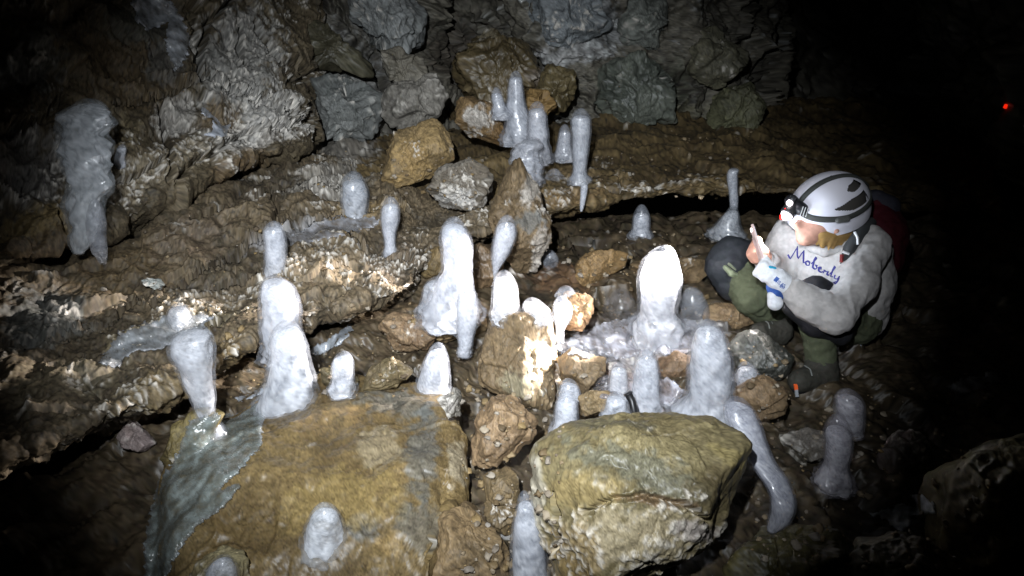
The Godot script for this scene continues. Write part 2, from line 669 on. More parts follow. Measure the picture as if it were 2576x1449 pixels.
const BROWN0 := Color(0.075, 0.05, 0.025)
const BROWN1 := Color(0.16, 0.11, 0.055)
const OCHRE := Color(0.24, 0.165, 0.07)
const GREY0 := Color(0.07, 0.075, 0.075)
const GREY1 := Color(0.17, 0.175, 0.17)
const PALE := Color(0.42, 0.40, 0.37)
const WHITE := Color(0.60, 0.59, 0.57)
const OLIVE := Color(0.12, 0.11, 0.05)
const SLATE := Color(0.085, 0.095, 0.095)
const RUST := Color(0.15, 0.085, 0.045)

func line(a: Array) -> PackedVector2Array:
	var o := PackedVector2Array()
	for k in a: o.append(Vector2(k[0], k[1]))
	return o

func setting() -> void:
	# floor of the tube
	var fl := []
	for x in [-400, 0, 400, 700, 950, 1200, 1450, 1700, 2000, 2350, 2700, 3050]:
		var lift: float = 0.0
		var right := smoothstep(1850.0, 2300.0, x)
		var col := []
		for k in [[540.0, 0.09], [600.0, 0.10], [680.0, 0.10], [760.0, 0.09], [840.0, 0.07], [920.0, 0.05], [1000.0, 0.02], [1100.0, 0.0], [1250.0, -0.02], [1449.0, -0.03], [1800.0, -0.03], [2200.0, 0.0]]:
			var h: float = k[1] - right * 0.12 + lift
			var dir := ray(x, k[0])
			var t := (h - CAM.y) / dir.y
			var p := CAM + dir * t
			col.append([x, k[0], depth_of(p)])
		fl.append(col)
	var o := sheet("cave_floor", fl, 380, 290, look(1.0, {"fac": [0.05, 4.0], "lo": [0.04, 2.2], "mi": [0.02, 6.0], "fi": [0.005, 45.0], "c0": Color(0.036, 0.028, 0.018), "c1": Color(0.085, 0.063, 0.038), "cr": -0.6, "pop": [0.004, 90.0], "marks": [[1600, 860, 260, 60, 0.0, Color(0.33, 0.32, 0.33), 0.7, 0.5], [1560, 930, 130, 40, 0.1, Color(0.3, 0.25, 0.24), 0.7, 0.4], [1440, 700, 120, 40, 0.0, RUST, 0.6, 0.0]]}), M.wet)
	tag(o, "brown wet stony floor of the lava tube between the boulders", "floor", "", "structure")

	# upper left wall with its overhanging lip
	var A := [
		[[-420, -300, 2.55], [-420, 0, 2.45], [-420, 250, 2.35], [-420, 500, 2.22], [-420, 720, 2.12], [-420, 800, 2.18], [-420, 800, 2.55], [-420, 780, 2.9]],
		[[0, -300, 2.95], [0, -60, 2.85], [0, 160, 2.75], [0, 370, 2.62], [0, 560, 2.48], [0, 655, 2.46], [0, 664, 2.75], [0, 650, 3.1]],
		[[160, -300, 3.15], [160, -60, 3.05], [160, 160, 2.95], [160, 350, 2.80], [160, 530, 2.66], [160, 632, 2.62], [160, 640, 2.95], [160, 630, 3.3]],
		[[300, -300, 3.4], [300, -60, 3.3], [300, 160, 3.18], [300, 320, 2.98], [300, 480, 2.82], [300, 576, 2.80], [300, 584, 3.1], [300, 570, 3.5]],
		[[460, -300, 3.75], [460, -60, 3.6], [460, 130, 3.45], [460, 270, 3.22], [460, 400, 3.08], [460, 478, 3.07], [460, 490, 3.4], [460, 470, 3.8]],
		[[630, -300, 4.1], [630, -60, 3.95], [630, 110, 3.78], [630, 220, 3.58], [630, 330, 3.44], [630, 408, 3.43], [630, 420, 3.8], [630, 405, 4.2]],
		[[745, -300, 4.4], [745, -60, 4.25], [745, 110, 4.05], [745, 200, 3.86], [750, 290, 3.7], [755, 372, 3.66], [755, 386, 4.0], [745, 372, 4.4]],
		[[800, -300, 4.6], [800, -60, 4.5], [800, 110, 4.35], [795, 200, 4.2], [785, 280, 4.0], [778, 340, 3.9], [778, 350, 4.2], [778, 340, 4.6]],
		[[830, -300, 5.2], [830, -60, 5.1], [830, 110, 4.95], [825, 200, 4.8], [810, 270, 4.6], [800, 320, 4.6], [800, 330, 4.8], [800, 320, 5.0]],
	]
	o = sheet("cave_wall", A, 540, 235, look(2.0, {"fac": [0.055, 4.2], "lo": [0.05, 2.4], "mi": [0.036, 4.5], "fi": [0.0032, 50.0], "pop": [0.004, 70.0], "blk": [0.0, 4.0, 0.0], "an": [0.006, 22.0, 3.0], "c0": Color(0.058, 0.045, 0.027), "c1": Color(0.115, 0.090, 0.054), "cr": -0.35,
		"marks": [[600, 180, 130, 210, 0.1, Color(0.22, 0.215, 0.2), 0.85, 0.75], [660, 270, 130, 60, 0.3, Color(0.3, 0.29, 0.27), 0.8, 0.8], [330, 160, 170, 110, 0.3, Color(0.085, 0.060, 0.032), 0.9, -0.5],
			[300, 330, 60, 60, 0.0, Color(0.2, 0.16, 0.09), 0.6, 0.9], [450, 280, 60, 60, 0.0, PALE, 0.5, 0.7], [380, 430, 170, 60, -0.4, Color(0.22, 0.18, 0.12), 0.6, 0.9], [560, 290, 70, 45, 0.0, Color(0.10, 0.068, 0.032), 0.9, -0.7],
			[650, 340, 100, 40, -0.3, PALE, 0.5, 0.9], [600, 420, 100, 40, -0.5, Color(0.12, 0.08, 0.04), 0.7, 0.0], [60, 150, 90, 110, 0.0, SLATE, 0.7, 0.1], [330, 60, 110, 60, 0.2, Color(0.07, 0.072, 0.06), 0.7, -0.1], [420, 150, 70, 60, 0.0, Color(0.075, 0.075, 0.07), 0.7, 0.0], [60, 420, 120, 110, 0.0, Color(0.14, 0.135, 0.13), 0.7, 0.5], [100, 560, 150, 50, -0.2, Color(0.17, 0.12, 0.05), 0.7, 0.2], [90, 620, 150, 30, -0.1, BROWN0, 0.8, -0.5]],
		"cuts": [[line([[480, 20], [495, 120], [500, 185], [560, 215], [640, 230], [770, 300]]), 26.0, 0.025], [line([[770, 310], [640, 320], [560, 370], [470, 420], [440, 460]]), 14.0, 0.022], [line([[600, 60], [620, 160]]), 9.0, 0.05], [line([[290, 250], [400, 225], [490, 210]]), 12.0, 0.03], [line([[0, 330], [120, 300], [150, 250]]), 22.0, 0.025], [line([[500, 200], [520, 60], [600, -20]]), 11.0, 0.04], [line([[640, 60], [700, 150], [770, 200]]), 10.0, 0.04], [line([[400, 250], [430, 360], [420, 460]]), 9.0, 0.03], [line([[200, 480], [300, 460], [420, 400]]), 8.0, 0.03], [line([[80, 460], [0, 480]]), 20.0, 0.02]]}), M.rock)
	tag(o, "upper left cave wall of crusted brown lava with an overhanging lip", "wall", "", "structure")

	# the long sloping ledge below it
	var B := [
		[[-420, 760, 2.9], [-420, 800, 2.3], [-420, 900, 2.1], [-420, 1080, 1.9], [-420, 1250, 1.72], [-420, 1330, 1.68], [-420, 1340, 1.95], [-420, 1330, 2.3]],
		[[0, 640, 3.1], [0, 690, 2.52], [0, 790, 2.36], [0, 920, 2.2], [0, 1060, 2.03], [0, 1165, 1.94], [0, 1180, 2.2], [0, 1165, 2.5]],
		[[230, 600, 3.25], [230, 650, 2.75], [230, 740, 2.58], [235, 840, 2.42], [240, 960, 2.24], [245, 1052, 2.13], [250, 1066, 2.4], [250, 1050, 2.75]],
		[[430, 500, 3.6], [430, 545, 3.05], [435, 630, 2.86], [440, 740, 2.66], [445, 870, 2.44], [450, 968, 2.29], [455, 985, 2.55], [455, 970, 2.9]],
		[[610, 425, 3.9], [610, 462, 3.38], [612, 550, 3.14], [612, 660, 2.88], [612, 780, 2.64], [612, 868, 2.48], [612, 886, 2.75], [612, 870, 3.1]],
		[[760, 385, 4.1], [760, 420, 3.62], [760, 500, 3.36], [760, 600, 3.08], [760, 710, 2.82], [760, 796, 2.67], [760, 812, 2.95], [760, 800, 3.3]],
		[[900, 420, 4.0], [900, 455, 3.62], [900, 520, 3.40], [900, 600, 3.16], [900, 690, 2.92], [900, 768, 2.76], [900, 786, 3.05], [900, 770, 3.4]],
		[[1010, 450, 3.95], [1010, 490, 3.62], [1012, 545, 3.42], [1015, 600, 3.24], [1018, 665, 3.06], [1020, 728, 2.9], [1020, 748, 3.15], [1018, 730, 3.5]],
		[[1090, 470, 3.95], [1085, 510, 3.62], [1080, 550, 3.48], [1075, 585, 3.36], [1068, 625, 3.22], [1062, 668, 3.1], [1062, 690, 3.35], [1062, 680, 3.7]],
		[[1150, 480, 3.9], [1150, 515, 3.62], [1150, 540, 3.52], [1150, 560, 3.44], [1150, 580, 3.38], [1150, 600, 3.32], [1150, 612, 3.6], [1150, 600, 3.9]],
		[[1260, 480, 3.9], [1260, 510, 3.62], [1260, 530, 3.54], [1260, 550, 3.48], [1260, 565, 3.42], [1260, 580, 3.4], [1260, 592, 3.7], [1260, 580, 3.95]],
	]
	o = sheet("rock_ledge", B, 540, 285, look(3.0, {"fac": [0.03, 5.0], "lo": [0.03, 2.6], "mi": [0.035, 5.5], "fi": [0.005, 55.0], "pop": [0.006, 80.0], "an": [0.010, 26.0, 3.0], "c0": Color(0.058, 0.045, 0.028), "c1": Color(0.125, 0.094, 0.056), "cr": -0.42,
		"marks": [[820, 690, 190, 70, -0.35, Color(0.2, 0.15, 0.09), 0.4, 0.55], [980, 660, 80, 70, 0.0, Color(0.2, 0.15, 0.1), 0.5, 0.6], [560, 740, 190, 45, -0.35, Color(0.17, 0.13, 0.08), 0.4, 0.6], [420, 840, 200, 40, -0.3, Color(0.22, 0.18, 0.10), 0.5, 0.5], [830, 450, 130, 45, -0.1, Color(0.24, 0.225, 0.2), 0.6, 0.45],
			[300, 680, 150, 60, -0.3, Color(0.10, 0.07, 0.035), 0.8, -0.4], [480, 600, 120, 50, -0.4, Color(0.115, 0.085, 0.055), 0.7, -0.2], [150, 960, 190, 60, -0.2, Color(0.13, 0.11, 0.07), 0.5, 0.3], [560, 900, 90, 50, 0.0, Color(0.19, 0.13, 0.055), 0.7, 0.5], [400, 985, 130, 40, -0.2, Color(0.17, 0.125, 0.06), 0.6, 0.4], [740, 590, 130, 30, -0.2, Color(0.30, 0.30, 0.31), 0.6, -0.4], [930, 530, 100, 24, -0.1, OCHRE, 0.5, 0.2], [100, 800, 130, 90, -0.2, SLATE, 0.6, 0.0]],
		"cuts": [[line([[300, 770], [470, 690], [640, 600], [720, 560]]), 12.0, 0.03], [line([[0, 860], [150, 850], [300, 780]]), 20.0, 0.012], [line([[480, 560], [560, 525], [680, 470], [770, 450]]), 9.0, 0.03], [line([[380, 760], [500, 720], [640, 690], [760, 640]]), 9.0, 0.02], [line([[760, 470], [850, 460], [950, 440]]), 8.0, 0.03], [line([[780, 560], [1000, 520], [1060, 540]]), 8.0, 0.02], [line([[680, 470], [700, 520], [690, 560]]), 7.0, 0.03], [line([[200, 900], [350, 860], [520, 810], [640, 780]]), 8.0, 0.025], [line([[860, 600], [960, 640], [1040, 640]]), 7.0, 0.02]]}), M.rock)
	tag(o, "long sloping lava ledge with knobbly white crust on its broken lip", "ledge", "", "structure")

	# crusted lower wall under the ledge
	var C := [
		[[-420, 1200, 2.75], [-420, 1400, 2.50], [-420, 1600, 2.35], [-420, 1900, 2.15]],
		[[0, 1060, 2.90], [0, 1190, 2.65], [0, 1330, 2.50], [0, 1600, 2.20]],
		[[250, 980, 3.00], [250, 1100, 2.75], [250, 1220, 2.60], [250, 1500, 2.25]],
		[[450, 900, 3.15], [450, 1010, 2.90], [450, 1130, 2.75], [450, 1400, 2.40]],
		[[650, 800, 3.35], [650, 900, 3.10], [650, 1000, 2.90], [650, 1200, 2.65]],
		[[850, 720, 3.55], [850, 820, 3.27], [850, 920, 3.00], [850, 1060, 2.80]],
		[[1050, 640, 3.85], [1050, 740, 3.50], [1050, 850, 3.20], [1050, 1000, 2.90]],
		[[1250, 560, 4.15], [1250, 660, 3.75], [1250, 780, 3.35], [1250, 920, 3.05]],
	]
	o = sheet("cave_wall", C, 280, 110, look(4.0, {"fac": [0.05, 5.0], "lo": [0.06, 3.0], "mi": [0.05, 6.0], "fi": [0.01, 28.0], "pop": [0.006, 70.0], "c0": Color(0.07, 0.052, 0.035), "c1": Color(0.13, 0.10, 0.065), "cr": -0.35,
		"marks": [[250, 1140, 150, 45, -0.35, Color(0.24, 0.21, 0.19), 0.8, 0.7], [960, 860, 120, 40, 0.2, Color(0.2, 0.13, 0.07), 0.6, 0.6], [830, 870, 70, 40, -0.6, Color(0.25, 0.27, 0.28), 0.7, 0.0]]}), M.rock)
	tag(o, "low crusted wall in the dark recess under the sloping ledge", "wall", "", "structure")

	# back shelf
	var I := [
		[[640, 250, 5.6], [640, 320, 4.9], [640, 400, 4.2], [640, 500, 3.8], [640, 600, 3.5], [640, 620, 3.7], [640, 600, 4.1]],
		[[850, 240, 5.6], [850, 310, 4.9], [850, 390, 4.2], [850, 470, 3.85], [850, 560, 3.55], [850, 580, 3.7], [850, 560, 4.1]],
		[[1050, 230, 5.6], [1050, 305, 4.9], [1050, 390, 4.2], [1050, 470, 3.85], [1050, 550, 3.6], [1050, 575, 3.7], [1050, 560, 4.1]],
		[[1250, 230, 5.6], [1250, 300, 4.95], [1250, 380, 4.3], [1250, 460, 3.88], [1250, 545, 3.55], [1250, 572, 3.65], [1250, 560, 4.1]],
		[[1400, 230, 5.6], [1400, 300, 5.0], [1400, 375, 4.35], [1400, 455, 3.88], [1400, 515, 3.62], [1400, 540, 3.66], [1400, 520, 4.1]],
		[[1600, 230, 5.7], [1600, 300, 5.1], [1600, 365, 4.5], [1600, 430, 4.05], [1600, 475, 3.82], [1600, 500, 3.84], [1600, 490, 4.3]],
		[[1850, 240, 6.0], [1850, 310, 5.3], [1850, 365, 4.7], [1850, 420, 4.25], [1850, 460, 4.0], [1850, 484, 4.02], [1850, 476, 4.5]],
		[[2100, 250, 6.5], [2100, 320, 5.7], [2100, 375, 5.0], [2100, 425, 4.5], [2100, 470, 4.15], [2100, 500, 4.17], [2100, 490, 4.7]],
		[[2500, 260, 7.5], [2500, 330, 6.4], [2500, 390, 5.6], [2500, 450, 4.9], [2500, 500, 4.5], [2500, 540, 4.5], [2500, 530, 5.0]],
	]
	o = sheet("rock_ledge", I, 400, 140, look(5.0, {"fac": [0.03, 4.2], "lo": [0.05, 2.2], "mi": [0.025, 5.0], "fi": [0.006, 40.0], "pop": [0.006, 60.0], "an": [0.015, 25.0, 3.0], "c0": Color(0.065, 0.045, 0.02), "c1": Color(0.135, 0.095, 0.042), "cr": -0.6,
		"marks": [[850, 380, 110, 50, -0.1, Color(0.2, 0.19, 0.175), 0.7, 0.3], [1440, 440, 110, 25, 0.0, Color(0.2, 0.14, 0.07), 0.6, 0.5], [1430, 500, 120, 18, -0.1, Color(0.2, 0.13, 0.06), 0.6, 0.7], [1650, 460, 150, 20, -0.1, Color(0.17, 0.12, 0.06), 0.6, 0.6]]}), M.rock)
	tag(o, "brown rear shelf of lava with a thin ragged lip over a black gap", "ledge", "", "structure")

	# back wall
	var L := [
		[[520, -320, 4.6], [520, -80, 4.7], [520, 80, 4.8], [520, 220, 4.9], [520, 340, 5.0]],
		[[740, -320, 4.5], [740, -80, 4.6], [740, 80, 4.65], [740, 220, 4.7], [740, 360, 4.75]],
		[[900, -320, 4.5], [900, -80, 4.6], [900, 80, 4.65], [900, 220, 4.65], [900, 360, 4.5]],
		[[1060, -320, 4.6], [1060, -80, 4.75], [1060, 80, 4.95], [1060, 220, 4.95], [1060, 360, 4.6]],
		[[1160, -320, 4.7], [1160, -80, 4.9], [1160, 80, 5.5], [1160, 220, 5.4], [1160, 360, 4.7]],
		[[1300, -320, 4.7], [1300, -80, 4.8], [1300, 80, 5.0], [1300, 220, 5.2], [1300, 350, 4.9]],
		[[1450, -320, 4.7], [1450, -80, 4.8], [1450, 80, 4.9], [1450, 210, 5.05], [1450, 340, 5.1]],
		[[1650, -320, 4.8], [1650, -80, 4.95], [1650, 80, 5.05], [1650, 210, 5.1], [1650, 340, 5.15]],
		[[1830, -320, 5.0], [1830, -80, 5.15], [1830, 80, 5.25], [1830, 210, 5.3], [1830, 350, 5.3]],
		[[1930, -320, 5.5], [1930, -80, 5.7], [1930, 80, 5.8], [1930, 220, 5.8], [1930, 360, 5.7]],
		[[1975, -320, 6.5], [1975, -80, 6.6], [1970, 80, 6.7], [1965, 220, 6.7], [1965, 400, 6.5]],
	]
	o = sheet("cave_wall", L, 390, 195, look(6.0, {"fac": [0.13, 1.9], "lo": [0.12, 1.9], "mi": [0.05, 4.0], "fi": [0.012, 18.0], "pop": [0.006, 50.0], "c0": Color(0.055, 0.05, 0.04), "c1": Color(0.14, 0.128, 0.10), "cr": -0.45, "cfreq": 3.5, "crust": Color(0.42, 0.43, 0.42),
		"marks": [[830, 200, 160, 160, 0.2, Color(0.17, 0.17, 0.165), 0.7, 0.2], [1130, 150, 80, 110, 0.0, Color(0.05, 0.04, 0.03), 0.8, -0.6], [1480, 60, 150, 70, 0.2, Color(0.2, 0.21, 0.22), 0.6, 0.5], [1440, 130, 120, 30, 0.0, Color(0.35, 0.35, 0.35), 0.7, 0.8], [1640, 240, 140, 90, 0.0, Color(0.085, 0.09, 0.065), 0.7, -0.2], [1760, 300, 120, 60, 0.0, Color(0.12, 0.11, 0.07), 0.6, 0.1]]}), M.rock)
	tag(o, "grey rubble back wall of the cave behind the rear shelf", "wall", "", "structure")

	# far right side of the passage, and the tube round the photographer
	var Rw := []
	for k in [[1960, 9.0], [2150, 8.2], [2300, 7.0], [2450, 6.0], [2700, 5.0], [3100, 4.2], [3800, 3.4]]:
		var c := []
		for y in [-500, -150, 100, 300, 520, 760, 1000]: c.append([k[0], y, k[1] - 0.0009 * maxf(0.0, y - 300.0)])
		Rw.append(c)
	o = sheet("cave_wall", Rw, 150, 110, look(7.0, {"fac": [0.25, 1.2], "lo": [0.3, 0.8], "mi": [0.16, 1.8], "fi": [0.03, 9.0], "c0": Color(0.055, 0.05, 0.04), "c1": Color(0.14, 0.128, 0.10), "cr": -0.5, "marks": [[2290, 240, 60, 40, 0.0, Color(0.25, 0.27, 0.29), 0.8, 0.2]]}), M.rock)
	tag(o, "dark right wall of the passage leading away behind the caver", "wall", "", "structure")
	var tube := []
	for k in 9:
		var a := deg_to_rad(-35.0 + k * 31.0)
		var c := []
		for z in [4.0, 2.0, 0.0, -2.5, -5.0, -7.5, -10.5]:
			var rx := 3.4 + 0.25 * sin(z * 1.3 + k)
			c.append(Vector3(0.9 + cos(a) * rx, 0.55 + sin(a) * 2.35, z))
		tube.append(c)
	tube.reverse()
	o = sheet("cave_ceiling", tube, 90, 90, look(8.0, {"lo": [0.2, 0.9], "mi": [0.12, 1.8], "fi": [0.03, 6.0], "c0": Color(0.055, 0.05, 0.04), "c1": Color(0.14, 0.128, 0.10), "cr": -0.5}), M.rock, true)
	solids.pop_back()
	tag(o, "dark vaulted ceiling and sides of the lava tube overhead", "ceiling", "", "structure")

func boulders() -> void:
	var smooth_ := {"lo": [0.018, 4.0], "mi": [0.008, 9.0], "fi": [0.003, 34.0]}
	# the big brown slab in the foreground
	# (its top was laid by intersecting the picture's rays with one tilted plane)
	var pn := (AU * 0.863 - AF * 0.506 - AR * 0.03).normalized()
	var p0 := P(800, 1200, 2.12)
	var D := []
	for c in [[330, 1500, 1185, 40], [380, 1380, 1160, 25], [425, 1150, 1110, 8], [500, 1055, 1055, 0], [600, 1012, 1012, 0], [700, 975, 975, 0], [800, 932, 932, 0], [900, 936, 936, 0], [1000, 950, 950, 0], [1090, 978, 978, 0], [1140, 1020, 1020, 0], [1165, 1075, 1075, 0], [1178, 1100, 1100, 0], [1180, 1130, 1130, 0]]:
		var col := []
		var top: float = c[2]
		var i := D.size()
		var bottom: float = [1700, 1700, 1700, 1700, 1700, 1700, 1700, 1700, 1660, 1500, 1380, 1300, 1270, 1260][i]
		var lean: float = [-40, -30, -25, -20, -10, 0, 0, 0, 0, -20, -55, -30, -10, -6][i]
		var drop: float = [0.30, 0.10, 0.02, 0, 0, 0, 0, 0, 0, 0, 0.0, 0.012, 0.12, 0.3][i]
		for r in 9:
			var f: float = [0.0, 0.0, 0.04, 0.2, 0.4, 0.6, 0.8, 1.0, 1.0][r]
			var y := lerpf(top, bottom, f)
			var x: float = c[0] + lean * f
			var dir := ray(x, y)
			var p := CAM + dir * ((p0 - CAM).dot(pn) / dir.dot(pn))
			p -= Vector3.UP * drop
			var across := float(i) / 13.0 * 2.0 - 1.0
			p += Vector3.UP * 0.085 * (1.0 - across * across) * sin(PI * clampf(f * 1.2, 0.0, 1.0))
			if r == 0: p += Vector3(0, -0.3, -0.06)
			if r == 1: p += Vector3(0, -0.03, -0.012)
			if r == 8: p += Vector3(0, -0.3, 0.0)
			col.append(p)
		D.append(col)
	var slab := sheet("boulder", D, 380, 260, look(11.0, {"mott": 0.45, "fac": [0.010, 5.0], "lo": [0.035, 1.9], "mi": [0.014, 6.0], "fi": [0.003, 34.0], "c0": Color(0.095, 0.066, 0.030), "c1": Color(0.17, 0.12, 0.052), "cr": -0.75, "pop": [0.003, 110.0],
			"marks": [[990, 1010, 110, 40, 0.1, SLATE, 0.6, -0.2], [1065, 1160, 55, 130, 0.15, SLATE, 0.6, -0.4], [1050, 1330, 60, 70, 0.2, SLATE, 0.5, -0.4], [900, 1330, 60, 40, 0.0, SLATE, 0.6, -0.4], [850, 1260, 180, 90, -0.3, Color(0.2, 0.145, 0.055), 0.6, 0.0], [950, 1130, 60, 60, 0.3, Color(0.24, 0.2, 0.13), 0.6, 0.15], [1145, 1170, 30, 70, 0.0, Color(0.26, 0.22, 0.15), 0.8, 0.35], [600, 1330, 120, 90, 0.0, Color(0.1, 0.068, 0.028), 0.7, 0.0], [980, 1370, 40, 30, 0.0, OCHRE, 0.7, 0.0]]}), M.wet, true)
	tag(slab, "broad smooth brown slab carrying a lone conical ice stump and a grey ice flow", "rock")
	# the boulder at the front
	rock("boulder", "large rounded olive-grey boulder with a pale crusted broken front face",
		[[1322, 1200], [1335, 1120], [1400, 1068], [1500, 1036], [1650, 1026], [1800, 1040], [1885, 1095], [1935, 1190], [1955, 1285], [1840, 1345], [1770, 1440], [1720, 1570], [1430, 1560], [1370, 1410], [1330, 1300]], 1.86, 0.22, 0.22,
		look(12.0, {"mott": 0.45, "fac": [0.009, 7.0], "lo": [0.018, 4.0], "mi": [0.014, 7.0], "fi": [0.003, 36.0], "pop": [0.004, 75.0], "c0": Color(0.125, 0.10, 0.05), "c1": Color(0.20, 0.165, 0.085), "cr": -0.95, "crust": Color(0.52, 0.48, 0.41),
			"marks": [[1580, 1350, 230, 90, -0.15, Color(0.36, 0.30, 0.19), 0.8, 1.3], [1440, 1400, 90, 90, 0.0, Color(0.22, 0.15, 0.06), 0.6, 1.0], [1345, 1230, 30, 110, 0.0, Color(0.36, 0.33, 0.26), 0.8, 0.9], [1600, 1180, 220, 50, 0.35, Color(0.115, 0.115, 0.085), 0.7, 0.0], [1480, 1230, 110, 50, -0.1, Color(0.28, 0.21, 0.09), 0.6, 0.2], [1500, 1060, 150, 20, 0.05, Color(0.09, 0.08, 0.05), 0.7, 0.1], [1810, 1230, 90, 80, 0.2, Color(0.12, 0.095, 0.05), 0.7, 0.0], [1830, 1150, 60, 20, 0.5, Color(0.26, 0.21, 0.09), 0.7, 0.0], [1640, 1260, 110, 16, 0.1, RUST, 0.6, 0.0], [1740, 1330, 70, 30, 0.2, Color(0.4, 0.36, 0.36), 0.6, 0.6]],
			"cuts": [[line([[1470, 1290], [1530, 1260], [1620, 1245], [1720, 1270], [1780, 1310]]), 12.0, 0.012], [line([[1395, 1240], [1400, 1330], [1390, 1390]]), 8.0, 0.02]]}), M.wet, 175, 30.0, 0.5, [[0.05, 0.75, 0.66, 0.185], [0.10, -0.22, 0.97, 0.195], [-0.7, 0.1, 0.7, 0.235]])
	# pedestal in the middle
	rock("boulder", "brown pedestal rock with a rough tan right face, ice knobs standing on its flat top",
		[[1203, 815], [1225, 793], [1300, 790], [1395, 797], [1412, 850], [1404, 960], [1388, 1045], [1330, 1030], [1175, 945], [1205, 880]], 2.62, 0.16, 0.14,
		look(13.0, {"fac": [0.012, 8.0], "mott": 0.6, "lo": [0.015, 4.0], "mi": [0.01, 9.0], "fi": [0.004, 40.0], "pop": [0.005, 90.0], "c0": Color(0.08, 0.056, 0.03), "c1": Color(0.15, 0.105, 0.055), "cr": -0.9, "marks": [[1370, 900, 45, 140, -0.1, Color(0.30, 0.22, 0.13), 0.9, 0.9], [1300, 970, 60, 40, 0.3, Color(0.22, 0.2, 0.13), 0.6, 0.3]]}), M.rock, 100, 30.0, 0.3, [[0.72, 0.1, 0.68, 0.085], [-0.5, 0.15, 0.85, 0.085], [0.9, 0.1, 0.45, 0.12]], "", "rock", 3, Vector3(-0.02, -0.02, -0.06))
	# the upright slab
	rock("boulder", "tall upright brown slab standing on edge between the rear shelf and the pedestal",
		[[1262, 388], [1310, 398], [1352, 470], [1380, 560], [1378, 690], [1352, 738], [1308, 722], [1262, 650], [1228, 545], [1240, 450]], 3.22, 0.10, 0.12,
		look(14.0, {"fac": [0.014, 7.0], "mott": 0.6, "lo": [0.02, 4.0], "mi": [0.014, 7.0], "fi": [0.006, 34.0], "pop": [0.008, 50.0], "c0": Color(0.09, 0.062, 0.032), "c1": Color(0.17, 0.12, 0.065), "cr": -0.7, "marks": [[1360, 640, 25, 110, 0.0, PALE, 0.5, 0.8], [1340, 470, 30, 60, 0.3, PALE, 0.5, 0.7], [1330, 560, 40, 30, 0.0, SLATE, 0.7, 0.0]]}), M.rock, 90, 28.0, 0.4, [[-0.5, 0.2, 0.85, 0.09]], "", "rock", 4, Vector3(0, 0, -0.05))
